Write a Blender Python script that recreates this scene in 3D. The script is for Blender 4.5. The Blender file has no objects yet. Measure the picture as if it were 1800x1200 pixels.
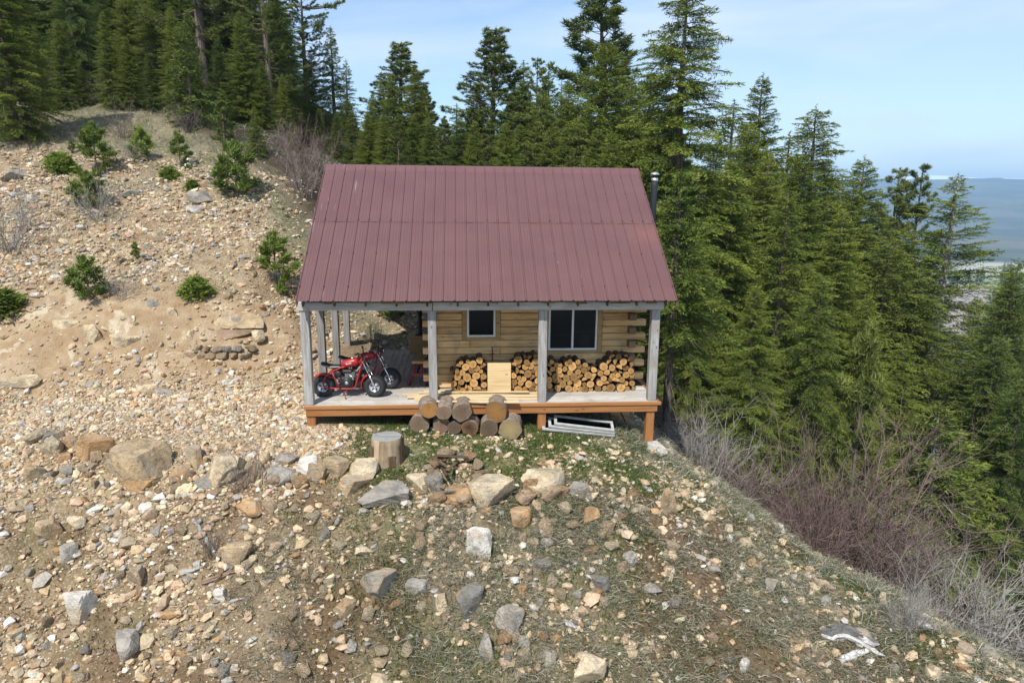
import bpy, math, random
import numpy as np
from mathutils import Vector, Matrix

# ------------------------------------------------------------------ scene, camera, light
scene = bpy.context.scene
R = math.radians
rng = np.random.default_rng(7)
random.seed(7)
C = scene.collection

CAM = np.array([3.0436, -12.7423, 4.0389])
FPX, PITCH, YAW, ROLL = 1174.27, 0.2146, 0.0770, 0.0099
_f = np.array([math.sin(YAW)*math.cos(PITCH), math.cos(YAW)*math.cos(PITCH), -math.sin(PITCH)])
_r = np.array([math.cos(YAW), -math.sin(YAW), 0.0])
_u = np.cross(_r, _f)
RIGHT = _r*math.cos(ROLL) + _u*math.sin(ROLL)
UP = -_r*math.sin(ROLL) + _u*math.cos(ROLL)
FWD = _f
cam_data = bpy.data.cameras.new('camera')
cam = bpy.data.objects.new('camera', cam_data)
C.objects.link(cam)
cam.matrix_world = Matrix(((RIGHT[0], UP[0], -FWD[0], CAM[0]), (RIGHT[1], UP[1], -FWD[1], CAM[1]),
                           (RIGHT[2], UP[2], -FWD[2], CAM[2]), (0, 0, 0, 1)))
cam_data.sensor_width = 36.0
cam_data.lens = FPX/1800*36
cam_data.clip_start = 0.1
cam_data.clip_end = 60000
scene.camera = cam

SUN_EL, SUN_AZ = 52.0, 26.0      # azimuth measured from the camera side (-Y) toward the left (-X)
sd = np.array([-math.sin(R(SUN_AZ))*math.cos(R(SUN_EL)), -math.cos(R(SUN_AZ))*math.cos(R(SUN_EL)), math.sin(R(SUN_EL))])
sun_data = bpy.data.lights.new('sun', 'SUN')
sun_data.energy = 3.5
sun_data.angle = R(0.6)
sun_data.color = (1.0, 0.95, 0.87)
sun = bpy.data.objects.new('sun', sun_data)
C.objects.link(sun)
sun.rotation_euler = Vector(sd).to_track_quat('Z', 'Y').to_euler()

world = bpy.data.worlds.new('World')
scene.world = world
world.use_nodes = True
wn, wl = world.node_tree.nodes, world.node_tree.links
bg = wn['Background']
sky = wn.new('ShaderNodeTexSky')
sky.sky_type = 'NISHITA'
sky.sun_disc = False
sky.sun_elevation = R(SUN_EL)
sky.sun_rotation = math.atan2(sd[0], sd[1])
sky.altitude = 900
sky.air_density = 1.15
sky.dust_density = 0.25
sky.ozone_density = 2.6
tc = wn.new('ShaderNodeTexCoord')
mp = wn.new('ShaderNodeMapping')
mp.inputs['Location'].default_value = (1.7, .4, .35)
mp.inputs['Scale'].default_value = (0.9, 1.3, 4.5)
mp.inputs['Rotation'].default_value = (0.25, 0.12, 0.4)
wl.new(tc.outputs['Generated'], mp.inputs['Vector'])
nz = wn.new('ShaderNodeTexNoise')
nz.inputs['Scale'].default_value = 1.9
nz.inputs['Detail'].default_value = 7
nz.inputs['Roughness'].default_value = 0.55
nz.inputs['Distortion'].default_value = 0.3
wl.new(mp.outputs['Vector'], nz.inputs['Vector'])
rp = wn.new('ShaderNodeValToRGB')
rp.color_ramp.elements[0].position = 0.40
rp.color_ramp.elements[0].color = (0.05, 0.05, 0.05, 1)
rp.color_ramp.elements[1].position = 0.68
rp.color_ramp.elements[1].color = (0.8, 0.8, 0.8, 1)
wl.new(nz.outputs['Fac'], rp.inputs['Fac'])
mx = wn.new('ShaderNodeMix')
mx.data_type = 'RGBA'
wl.new(rp.outputs['Color'], mx.inputs['Factor'])
wl.new(sky.outputs['Color'], mx.inputs['A'])
mx.inputs['B'].default_value = (5.0, 5.7, 6.7, 1)      # thin high cloud
wl.new(mx.outputs['Result'], bg.inputs['Color'])
bg.inputs['Strength'].default_value = 0.105

scene.view_settings.view_transform = 'Standard'
scene.view_settings.look = 'None'
scene.view_settings.gamma = 1
scene.view_settings.exposure = 0.76
scene.render.engine = 'CYCLES'
scene.cycles.max_bounces = 6
scene.cycles.transparent_max_bounces = 8
scene.cycles.volume_bounces = 0

# ------------------------------------------------------------------ pixel helpers (photo pixels, 1800 x 1200)
def ray(px, py):
    d = FWD + RIGHT*((px-900)/FPX) - UP*((py-600)/FPX)
    return d
def at(px, py, Y=None, z=None, X=None):
    d = ray(px, py)
    if Y is not None: t = (Y-CAM[1])/d[1]
    elif X is not None: t = (X-CAM[0])/d[0]
    else: t = (z-CAM[2])/d[2]
    return CAM + d*t
def pix(P):
    d = np.asarray(P, float) - CAM
    w = d@FWD
    return np.stack([900+FPX*(d@RIGHT)/w, 600-FPX*(d@UP)/w, w], -1)

# ------------------------------------------------------------------ noise
def _h(i, j, s):
    n = (i*374761393 + j*668265263 + s*1442695041) & 0xFFFFFFFF
    n = ((n ^ (n >> 13))*1274126177) & 0xFFFFFFFF
    return ((n ^ (n >> 16)) & 0xFFFF)/65535.0
def vnoise(x, y, s=0):
    x = np.asarray(x, float); y = np.asarray(y, float)
    i = np.floor(x).astype(np.int64); j = np.floor(y).astype(np.int64)
    fx = x-i; fy = y-j
    fx = fx*fx*(3-2*fx); fy = fy*fy*(3-2*fy)
    a = _h(i, j, s); b = _h(i+1, j, s); c = _h(i, j+1, s); d = _h(i+1, j+1, s)
    return (a*(1-fx)+b*fx)*(1-fy) + (c*(1-fx)+d*fx)*fy
def fbm(x, y, s=0, o=4):
    t = 0; a = 0.5; n = 0
    for k in range(o):
        t = t + a*vnoise(x*2**k, y*2**k, s+k*17); n += a; a *= .5
    return t/n
def sstep(a, b, x):
    t = np.clip((np.asarray(x, float)-a)/(b-a), 0, 1)
    return t*t*(3-2*t)

# ------------------------------------------------------------------ terrain height
def base(x, y):
    return np.maximum(np.minimum(-1 - .55*x + .12*np.minimum(y, 60), 15), -145.)
_cp = []
for px, py, Y in [(543,746,.05),(650,754,-.1),(950,754,.05),(1140,778,.05),
    (265,640,2.4),(265,560,3.3),(265,525,4.0),(60,640,2.3),(60,560,3.3),(60,530,3.9),(480,640,2.6),(480,580,3.4),(480,535,4.4),(385,610,2.9),
    (265,400,7.5),(265,300,11.5),(230,245,15),(225,178,21),(60,400,7.5),(60,300,11),(60,245,14),(60,200,18),(440,400,7.8),
    (440,310,11.3),(400,240,15.5),(500,300,12.5),(540,345,10.5),(520,420,7.8),(330,215,17),(130,180,21),
    (655,607,5.1),(680,550,7),(640,545,7.2),
    (1150,781,.1),(1250,840,-.6),(1330,895,-1.2),(1400,950,-1.8),(1500,1015,-2.4),(1600,1065,-3),(1700,1115,-3.6),(1800,1178,-4.2),
    (900,1000,-3.1),(900,1180,-4.15),(500,1000,-2.9),(500,1180,-3.95),(100,950,-2.2),(100,1150,-3.5),(1200,1000,-3.0),(1250,1180,-4.15),(1500,1180,-4.6)]:
    _cp.append(at(px, py, Y=Y))
for px, py, z in [(700,845,-.8),(860,862,-.95),(960,850,-.9),(1060,865,-1.02),(1175,890,-1.4),(560,825,-.75),(430,815,-.7),(265,812,-.75),
    (100,790,-.6),(0,775,-.5),(480,745,-.42),(265,740,-.4),(60,730,-.35),(480,700,-.3),(265,695,-.28),(60,690,-.25),(700,800,-.62),(900,805,-.72),(1050,810,-.85)]:
    _cp.append(at(px, py, z=z))
_cp += [np.array(p, float) for p in [(-14,3.3,.9),(-14,8,3.4),(-16,14,6),(-20,21,9.2),(-14,0,-.3),(-14,-3,-2),(-14,-8,-5.5),
    (4,6,.2),(7,6,-.6),(7,3,-.9),(3,3,-.5),(6.5,1.2,-.75),(3,1,-.5),(3,12,2.3),(3,20,2),(8,12,-1.2),(8,20,-2),(-2,20,5),(-4,32,4.5),(3,30,1.5),(-15,35,8.5),(-14,29,8.6),(-22,30,9.5),(-8,28,6.2),(-25,40,9),(-12,48,7),(-32,26,11),(-35,50,10),
    (8.5,1.5,-2.5),(9,4,-3.2),(10.5,.5,-4.4),(12.5,-1,-5.2),(14,-3,-5.6),(16,2,-8),(14,6,-7),(20,10,-10.5),(12,14,-5),(25,0,-13),(20,-5,-10),(16,-7,-7.5),(13.5,-8,-5.8),
    (3,-9,-5.6),(-8,-8,-5.6),(3,-14,-9),(-10,-14,-9.5),(13,-14,-9.5)]]
for a in np.linspace(0, 2*math.pi, 20, endpoint=False):
    for rr in (65, 95):
        x, y = 3+rr*math.cos(a), 8+rr*math.sin(a)
        _cp.append(np.array([x, y, float(base(x, y))]))
_cp = np.array(_cp)
def _phi(r2): return .5*r2*np.log(np.maximum(r2, 1e-9))
_n = len(_cp)
_S = 10.
_q = _cp[:, :2]/_S
_K = _phi(((_q[:, None]-_q[None])**2).sum(-1)) + np.eye(_n)*2e-4
_Pm = np.hstack([np.ones((_n, 1)), _q])
_A = np.block([[_K, _Pm], [_Pm.T, np.zeros((3, 3))]])
_w = np.linalg.solve(_A, np.concatenate([_cp[:, 2]-base(_cp[:, 0], _cp[:, 1]), np.zeros(3)]))
def H(x, y, detail=True):
    x = np.atleast_1d(np.asarray(x, float)); y = np.atleast_1d(np.asarray(y, float))
    sh = x.shape; x = x.ravel(); y = y.ravel()
    r = np.hypot(x-3, y-8)
    out = base(x, y)
    m = r < 92
    if m.any():
        xx, yy = x[m], y[m]
        acc = np.empty(len(xx))
        for s in range(0, len(xx), 20000):
            a = np.stack([xx[s:s+20000], yy[s:s+20000]], 1)/_S
            k = _phi(((a[:, None]-_q[None])**2).sum(-1))
            acc[s:s+20000] = k@_w[:_n] + _w[_n] + a@_w[_n+1:]
        out[m] += acc*(1-sstep(60, 90, r[m]))
    if detail:
        under = sstep(-.5, .2, x)*sstep(7.4, 6.9, x)*sstep(-.6, 0, y)*sstep(6, 5, y)
        amp = (1-under)*(1-.6*sstep(-2.6, -1.8, y)*sstep(3, 1.5, y)*sstep(8, 7, x))
        out = out + amp*((fbm(x*.55, y*.55, 3)-.5)*.5 + (fbm(x*2.1, y*2.1, 9)-.5)*(.22+.16*sstep(-1.8, -2.6, y)) + (fbm(x*7, y*7, 21, 3)-.5)*.07*(r < 40))
        far = sstep(40, 120, r)
        out = out + far*(fbm(x*.02, y*.02, 5)-.5)*7
    return out.reshape(sh)
def h1(x, y): return float(H([x], [y])[0])
def hit(px, py, tmax=80):
    """where the sight line through a photo pixel meets the ground"""
    d = ray(px, py)
    t = np.concatenate([np.linspace(5, 30, 500), np.linspace(30.2, tmax, 250)])
    P = CAM + d*t[:, None]
    dz = P[:, 2]-H(P[:, 0], P[:, 1])
    k = np.argmax(dz < 0)
    if dz[k] >= 0: k = len(t)-1
    if k == 0: return P[0]
    a = dz[k-1]/(dz[k-1]-dz[k]+1e-9)
    return P[k-1]+(P[k]-P[k-1])*a

# ------------------------------------------------------------------ objects
def tag(o, label=None, cat=None, group=None, kind=None):
    if label: o['label'] = label
    if cat: o['category'] = cat
    if group: o['group'] = group
    if kind: o['kind'] = kind
    return o
def empty(name, loc=(0,0,0), rot=(0,0,0)):
    o = bpy.data.objects.new(name, None)
    o.empty_display_size = .1
    C.objects.link(o); o.location = loc; o.rotation_euler = rot
    return o
def link(name, me, parent=None, loc=(0,0,0), rot=(0,0,0), sc=None):
    o = bpy.data.objects.new(name, me)
    C.objects.link(o)
    if parent is not None: o.parent = parent
    o.location = loc; o.rotation_euler = rot
    if sc is not None: o.scale = sc
    return o
def tri_mesh(name, V, F, mats, tint=None, col=None, smooth=False, midx=None):
    """numpy triangle soup / indexed mesh -> mesh data"""
    V = np.ascontiguousarray(V, dtype=np.float32); F = np.ascontiguousarray(F, dtype=np.int32)
    me = bpy.data.meshes.new(name)
    n = F.shape[1]
    me.vertices.add(len(V)); me.vertices.foreach_set('co', V.ravel())
    me.loops.add(F.size); me.loops.foreach_set('vertex_index', F.ravel())
    me.polygons.add(len(F))
    me.polygons.foreach_set('loop_start', np.arange(0, F.size, n, dtype=np.int32))
    me.polygons.foreach_set('use_smooth', np.full(len(F), smooth))
    if midx is not None: me.polygons.foreach_set('material_index', np.asarray(midx, np.int32))
    for m in (mats if isinstance(mats, (list, tuple)) else [mats]): me.materials.append(m)
    if tint is not None:
        a = me.attributes.new('tint', 'FLOAT', 'FACE'); a.data.foreach_set('value', np.asarray(tint, np.float32))
    if col is not None:
        a = me.attributes.new('shade', 'FLOAT_COLOR', 'FACE')
        c = np.ones((len(F), 4), np.float32); c[:, :3] = col
        a.data.foreach_set('color', c.ravel())
    me.update(calc_edges=True)
    return me

class MB:
    """collects shapes and links them as ONE mesh object"""
    def __init__(s): s.v = []; s.f = []; s.m = []; s.t = []; s.s = []
    def add(s, V, F, mi=0, tint=.5, smooth=False):
        b = len(s.v)
        s.v += [tuple(map(float, p)) for p in V]
        for f in F:
            s.f.append([i+b for i in f]); s.m.append(mi); s.t.append(tint); s.s.append(smooth)
        return s
    def box(s, lo, hi, mi=0, tint=.5, M=None, bev=0.0):
        lo = np.array(lo, float); hi = np.array(hi, float)
        if bev <= 0:
            V = np.array([[(lo, hi)[(i >> k) & 1][k] for k in range(3)] for i in range(8)])
            F = [(0,2,3,1),(4,5,7,6),(0,1,5,4),(2,6,7,3),(0,4,6,2),(1,3,7,5)]
        else:
            V = []; F = []
            for i in range(8):
                sg = [(i >> k) & 1 for k in range(3)]
                for ax in range(3):
                    p = [(lo, hi)[sg[k]][k] for k in range(3)]
                    for k in range(3):
                        if k != ax: p[k] += bev if sg[k] == 0 else -bev
                    V.append(p)
            ID = lambda sx, sy, sz, ax: 3*(sx+2*sy+4*sz)+ax
            for ax in range(3):
                a, b = [(1,2),(2,0),(0,1)][ax]
                for sgn in (0, 1):
                    q = []
                    for (ia, ib) in ((0,0),(1,0),(1,1),(0,1)):
                        c = [0,0,0]; c[ax] = sgn; c[a] = ia; c[b] = ib
                        q.append(ID(*c, ax))
                    F.append(q if sgn else q[::-1])
            for ax in range(3):
                a, b = [(1,2),(2,0),(0,1)][ax]
                for ia in (0,1):
                    for ib in (0,1):
                        c0 = [0,0,0]; c0[a] = ia; c0[b] = ib; c1 = list(c0); c1[ax] = 1
                        q = [ID(*c0, a), ID(*c1, a), ID(*c1, b), ID(*c0, b)]
                        F.append(q if (ia ^ ib) else q[::-1])
            for i in range(8):
                sg = [(i >> k) & 1 for k in range(3)]
                q = [3*i, 3*i+1, 3*i+2]
                F.append(q if sum(sg) % 2 else q[::-1])
            V = np.array(V)
        if M is not None: V = np.array([tuple(M @ Vector(p)) for p in V])
        return s.add(V, F, mi, tint)
    def tube(s, pts, rad, n=8, mi=0, tint=.5, caps=True, smooth=True, capmi=None):
        pts = [np.array(p, float) for p in pts]
        rad = [rad]*len(pts) if np.isscalar(rad) else list(rad)
        V = []; F = []
        up = None
        for i, p in enumerate(pts):
            d = pts[min(i+1, len(pts)-1)]-pts[max(i-1, 0)]
            d = d/(np.linalg.norm(d)+1e-12)
            if up is None:
                up = np.array([0,0,1.]) if abs(d[2]) < .9 else np.array([1.,0,0])
            a = np.cross(d, up); a /= np.linalg.norm(a)+1e-12
            b = np.cross(d, a); up = -b if False else np.cross(a, d)
            for k in range(n):
                t = 2*math.pi*k/n
                V.append(p+rad[i]*(math.cos(t)*a+math.sin(t)*np.cross(d, a)))
        for i in range(len(pts)-1):
            for k in range(n):
                F.append((i*n+k, i*n+(k+1) % n, (i+1)*n+(k+1) % n, (i+1)*n+k))
        s.add(V, F, mi, tint, smooth)
        if caps:
            b = len(s.v)-len(V)
            for ring, rev in ((0, True), (len(pts)-1, False)):
                q = [b+ring*n+k for k in range(n)]
                s.f.append(q[::-1] if rev else q); s.m.append(mi if capmi is None else capmi); s.t.append(tint); s.s.append(False)
        return s
    def lathe(s, prof, n=24, mi=0, M=None, tint=.5, smooth=True, mis=None):
        """prof: [(r, h)] turned round local Z"""
        V = []; m = len(prof)
        for r, h in prof:
            for k in range(n):
                t = 2*math.pi*k/n; V.append((r*math.cos(t), r*math.sin(t), h))
        if M is not None: V = [tuple(M @ Vector(p)) for p in V]
        for i in range(m-1):
            F = [(i*n+k, i*n+(k+1) % n, (i+1)*n+(k+1) % n, (i+1)*n+k) for k in range(n)]
            if i == 0: s.add(V, F, mi if mis is None else mis[i], tint, smooth); b = len(s.v)-len(V)
            else:
                for f in F: s.f.append([q+b for q in f]); s.m.append(mi if mis is None else mis[i]); s.t.append(tint); s.s.append(smooth)
        return s
    def mesh(s, name, mats):
        me = bpy.data.meshes.new(name)
        me.from_pydata(s.v, [], s.f)
        for m in (mats if isinstance(mats, (list, tuple)) else [mats]): me.materials.append(m)
        me.polygons.foreach_set('material_index', s.m)
        me.polygons.foreach_set('use_smooth', s.s)
        a = me.attributes.new('tint', 'FLOAT', 'FACE'); a.data.foreach_set('value', s.t)
        me.update()
        return me
    def build(s, name, mats, parent=None, loc=(0,0,0), rot=(0,0,0)):
        return link(name, s.mesh(name, mats), parent, loc, rot)

# ------------------------------------------------------------------ materials
class N:
    def __init__(s, name):
        s.m = bpy.data.materials.new(name); s.m.use_nodes = True
        s.n = s.m.node_tree.nodes; s.l = s.m.node_tree.links
        s.b = s.n['Principled BSDF']
        s.out = s.n['Material Output']
    def new(s, t, **kw):
        o = s.n.new('ShaderNode'+t)
        for k, v in kw.items():
            if k in o.inputs: s.set(o.inputs[k], v)
            else: setattr(o, k, v)
        return o
    def set(s, sock, v):
        if isinstance(v, bpy.types.NodeSocket): s.l.new(v, sock)
        elif isinstance(v, (tuple, list)) and len(v) == 3 and sock.type == 'RGBA': sock.default_value = (*v, 1)
        else: sock.default_value = v
    def coord(s, which='Object', scale=(1,1,1), loc=(0,0,0), jitter=False):
        t = s.new('TexCoord')
        o = t.outputs[which]
        if jitter:
            oi = s.new('ObjectInfo')
            mu = s.new('VectorMath', operation='ADD')
            cx = s.new('CombineXYZ')
            ml = s.math('MULTIPLY', oi.outputs['Random'], 37.)
            for k in 'XYZ': s.l.new(ml, cx.inputs[k])
            s.l.new(o, mu.inputs[0]); s.l.new(cx.outputs[0], mu.inputs[1]); o = mu.outputs[0]
        m = s.new('Mapping'); s.l.new(o, m.inputs['Vector'])
        m.inputs['Scale'].default_value = scale; m.inputs['Location'].default_value = loc
        return m.outputs[0]
    def math(s, op, a, b=0.0, clamp=False):
        o = s.n.new('ShaderNodeMath'); o.operation = op; o.use_clamp = clamp
        s.set(o.inputs[0], a); s.set(o.inputs[1], b)
        return o.outputs[0]
    def noise(s, v, scale=5., detail=4., rough=.55, dist=0.):
        o = s.new('TexNoise'); s.l.new(v, o.inputs['Vector'])
        o.inputs['Scale'].default_value = scale; o.inputs['Detail'].default_value = detail
        o.inputs['Roughness'].default_value = rough; o.inputs['Distortion'].default_value = dist
        return o.outputs['Fac']
    def vor(s, v, scale=5., out='Distance', feature='F1'):
        o = s.n.new('ShaderNodeTexVoronoi'); o.feature = feature; s.l.new(v, o.inputs['Vector'])
        o.inputs['Scale'].default_value = scale
        return o.outputs[out]
    def ramp(s, f, stops):
        o = s.n.new('ShaderNodeValToRGB'); s.l.new(f, o.inputs['Fac'])
        e = o.color_ramp.elements
        while len(e) < len(stops): e.new(.5)
        for k, (p, c) in enumerate(stops):
            e[k].position = p; e[k].color = (*c, 1) if len(c) == 3 else c
        return o.outputs['Color']
    def mix(s, f, a, b, mode='MIX'):
        o = s.n.new('ShaderNodeMix'); o.data_type = 'RGBA'; o.blend_type = mode
        s.set(o.inputs['Factor'], f); s.set(o.inputs['A'], a); s.set(o.inputs['B'], b)
        return o.outputs['Result']
    def attr(s, name, out='Fac'):
        o = s.n.new('ShaderNodeAttribute'); o.attribute_name = name
        return o.outputs[out]
    def bump(s, h, strength=.3, dist=.01):
        o = s.n.new('ShaderNodeBump'); s.l.new(h, o.inputs['Height'])
        o.inputs['Strength'].default_value = strength; o.inputs['Distance'].default_value = dist
        s.l.new(o.outputs[0], s.b.inputs['Normal'])
        return o.outputs[0]
    def done(s, color, rough=.8, spec=.3, metal=0.):
        s.set(s.b.inputs['Base Color'], color); s.set(s.b.inputs['Roughness'], rough)
        s.set(s.b.inputs['Specular IOR Level'], spec); s.set(s.b.inputs['Metallic'], metal)
        return s.m

def wood(name, axis, dark, mid, light, grain=1., rough=.75, tintamt=.5, blotch=None, jitter=True, knots=True):
    dark, mid, light = (tuple(np.array(c)*.80) for c in (dark, mid, light))
    if blotch is not None: blotch = tuple(np.array(blotch)*.80)
    n = N(name)
    sc = [26., 26., 26.]; sc[axis] = 1.6
    v = n.coord('Object', tuple(np.array(sc)*grain), jitter=jitter)
    g = n.noise(v, 1., 5., .65, .6)
    col = n.ramp(g, [(.28, dark), (.5, mid), (.72, light)])
    t = n.attr('tint')
    k = n.math('ADD', n.math('MULTIPLY', t, tintamt), 1-.5*tintamt)
    cx = n.new('CombineColor'); [n.l.new(k, cx.inputs[i]) for i in range(3)]
    col = n.mix(1., col, cx.outputs[0], 'MULTIPLY')
    v2 = n.coord('Object', (2.2, 2.2, 2.2), jitter=jitter)
    if blotch is not None:
        b = n.noise(v2, 1.3, 4., .6)
        f = n.ramp(b, [(.5, (0,0,0)), (.72, (.8,.8,.8))])
        col = n.mix(f, col, blotch)
    if knots:
        sk = [7., 7., 7.]; sk[axis] = 3.
        kd = n.vor(n.coord('Object', tuple(sk), jitter=jitter), 1.)
        f = n.ramp(kd, [(.05, (.85,.85,.85)), (.13, (0,0,0))])
        col = n.mix(f, col, tuple(np.array(dark)*.45))
    n.bump(g, .35, .006)
    return n.done(col, rough, .25)

def plain(name, col, rough=.5, metal=0., spec=.5, var=.15, scale=9.):
    n = N(name)
    f = n.noise(n.coord('Object', jitter=True), scale, 4.)
    c = n.mix(f, tuple(np.array(col)*(1-var)), tuple(np.minimum(np.array(col)*(1+var), 1)))
    n.set(n.b.inputs['Roughness'], n.math('ADD', n.math('MULTIPLY', f, .2), rough-.1))
    n.set(n.b.inputs['Base Color'], c); n.b.inputs['Metallic'].default_value = metal
    n.b.inputs['Specular IOR Level'].default_value = spec
    return n.m

# ------------------------------------------------------------------ setting: ground, valley, mountains
def right_edge(x, y):
    """metres beyond the crest where the right hand slope drops into the forest"""
    return (x-7.6)*.69 + (y-.1)*.72
def m_green(x, y):
    t = sstep(.2, 1.6, x)*sstep(7.9, 6.9, x)*sstep(-2.3, -1.7, y)*sstep(.6, .1, y)*sstep(.28, .5, fbm(x*1.3, y*1.3, 41)+.08)
    s = sstep(0, 2.5, x)*sstep(-1.4, -2.2, y)*sstep(.36, .56, fbm(x*.7, y*.7, 43))*.85
    e = np.exp(-((right_edge(x, y)+.7)/.7)**2)*sstep(.3, .6, fbm(x*.9, y*.9, 47))*.8*sstep(-7, -4, y)
    h = sstep(12, 15, y)*sstep(3, 0, x)*.35*fbm(x*.6, y*.6, 44)
    l = sstep(.58, .72, fbm(x*.9, y*.9, 45))*sstep(-.8, -1.6, y)*.5
    return np.clip(np.maximum.reduce([t, s, e, h, l]), 0, 1)
def m_straw(x, y):
    s = sstep(.5, 3., x)*sstep(-1.6, -2.6, y)*sstep(.22, .46, fbm(x*.5+3, y*.5, 51))
    c = np.exp(-((right_edge(x, y)+.3)/1.0)**2)*.85
    h = sstep(11, 14, y)*sstep(4, 1, x)*.9
    l = sstep(.55, .75, fbm(x*.5, y*.5, 52))*sstep(6, 8, y)*sstep(0, -3, x)*.8
    k = sstep(.5, .7, fbm(x*.6, y*.6, 53))*sstep(-2, -2.6, y)*.7
    return np.clip(np.maximum.reduce([s, c, h, l, k]), 0, 1)
def m_bank(x, y):
    return sstep(.6, -.3, x)*sstep(1.3, 2.0, y)*sstep(4.6, 3.9, y)*sstep(.2, .45, fbm(x*.8, y*.8, 61)+.12)
def m_dark(x, y):
    return (.35+.65*sstep(.44, .6, fbm(x*.6+9, y*.6, 71)))*sstep(-1.3, -2.0, y)
def m_forest(x, y):
    f = sstep(.4, 1.6, right_edge(x, y))
    b = sstep(8, 10, y)*sstep(-3.5, -1.5, x+ (y-10)*.25)
    t = sstep(21, 24, y)
    return np.clip(np.maximum.reduce([f, b, t]), 0, 1)

def grow(a, b, step, g, lim0, lim1):
    c = list(np.arange(a, b+1e-6, step))
    s = step
    while c[-1] < lim1: s *= g; c.append(c[-1]+s)
    s = step
    while c[0] > lim0: s *= g; c.insert(0, c[0]-s)
    return np.array(c)

def ground_mat():
    n = N('rubble_ground')
    v = n.coord('Object')
    big = n.noise(v, .35, 5., .6)
    med = n.noise(v, 2.3, 6., .65)
    fine = n.noise(v, 22., 5., .7)
    dirt = n.ramp(med, [(.3, (.15,.10,.055)), (.48, (.245,.183,.105)), (.62, (.32,.255,.155)), (.78, (.39,.325,.215))])
    red = n.ramp(big, [(.45, (0,0,0)), (.68, (.5,.5,.5))])
    dirt = n.mix(red, dirt, (0.2000,0.1160,0.0640))
    cells = n.vor(v, 24., 'Color')
    sx = n.new('SeparateColor'); n.l.new(cells, sx.inputs[0])
    peb = n.ramp(sx.outputs[0], [(.0, (0.1280,0.0800,0.0480)), (.3, (0.2640,0.1840,0.1040)), (.6, (0.4160,0.3440,0.2480)), (.85, (0.4960,0.4400,0.3520)), (1., (0.2880,0.2800,0.2640))])
    d = n.vor(v, 24., 'Distance')
    pf = n.ramp(d, [(.2, (.85,.85,.85)), (.55, (0,0,0))])
    mask = n.attr('mask', 'Color')
    sm = n.new('SeparateColor'); n.l.new(mask, sm.inputs[0])
    pf = n.mix(n.math('MULTIPLY', sm.outputs[2], .75), pf, (0,0,0))
    col = n.mix(pf, dirt, peb)
    bank = n.ramp(med, [(.3, (0.2640,0.1720,0.0920)), (.5, (0.3360,0.2400,0.1440)), (.7, (0.4160,0.3280,0.2240))])
    col = n.mix(n.math('MULTIPLY', sm.outputs[2], .8), col, bank)
    bed = n.ramp(n.noise(v, 1.1, 6., .62, .5), [(.58, (0,0,0)), (.64, (.85,.85,.85))])
    bs = n.new('SeparateColor'); n.l.new(bed, bs.inputs[0])
    col = n.mix(n.math('MULTIPLY', bs.outputs[0], sm.outputs[2]), col, (.47,.40,.29))
    gr = n.ramp(fine, [(.3, (0.0280,0.0440,0.0096)), (.55, (0.0680,0.1000,0.0240)), (.75, (0.1280,0.1280,0.0560))])
    st = n.ramp(fine, [(.3, (0.0960,0.0880,0.0600)), (.55, (0.1920,0.1800,0.1280)), (.75, (0.2880,0.2760,0.2080))])
    brk = n.ramp(n.noise(v, 9., 4.), [(.35, (.2,.2,.2)), (.6, (1,1,1))])
    sb = n.new('SeparateColor'); n.l.new(brk, sb.inputs[0])
    col = n.mix(n.math('MULTIPLY', n.math('MULTIPLY', sm.outputs[1], .95), sb.outputs[0]), col, st)
    col = n.mix(n.math('MULTIPLY', n.math('MULTIPLY', sm.outputs[0], .85), sb.outputs[0]), col, gr)
    lit = n.ramp(fine, [(.3, (0.0240,0.0176,0.0112)), (.6, (0.0600,0.0440,0.0264)), (.8, (0.1040,0.0800,0.0480))])
    col = n.mix(n.attr('forest'), col, lit)
    col = n.mix(n.attr('litter'), col, n.ramp(fine, [(.3, (.050,.028,.015)), (.6, (.115,.07,.038)), (.8, (.19,.125,.075))]))
    hh = n.math('ADD', n.math('MULTIPLY', d, -1.), n.math('MULTIPLY', fine, .8))
    n.bump(hh, .55, .03)
    return n.done(col, .92, .15)

MG = ground_mat()
xs = grow(-9, 13, .1, 1.085, -260, 430)
ys = grow(-8, 6, .1, 1.085, -40, 430)
gx, gy = np.meshgrid(xs, ys, indexing='ij')
gz = H(gx, gy)
def grid_mesh(name, gx, gy, gz, mat, smooth=True):
    V = np.stack([gx.ravel(), gy.ravel(), gz.ravel()], 1)
    n, m = gx.shape
    i = (np.arange(n-1)[:, None]*m + np.arange(m-1)[None]).ravel()
    F = np.stack([i, i+m, i+m+1, i+1], 1)
    return tri_mesh(name, V, F, mat, smooth=smooth)
me = grid_mesh('hillside_ground', gx, gy, gz, MG)
X, Y = gx.ravel(), gy.ravel()
a = me.attributes.new('mask', 'FLOAT_COLOR', 'POINT')
c = np.ones((len(X), 4), np.float32); c[:, 0] = m_green(X, Y); c[:, 1] = m_straw(X, Y); c[:, 2] = m_bank(X, Y)
a.data.foreach_set('color', c.ravel())
a = me.attributes.new('forest', 'FLOAT', 'POINT'); a.data.foreach_set('value', m_forest(X, Y).astype(np.float32))
a = me.attributes.new('litter', 'FLOAT', 'POINT'); a.data.foreach_set('value', (m_dark(X, Y)*.75).astype(np.float32))
tag(link('hillside_ground', me), kind='structure')

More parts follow.
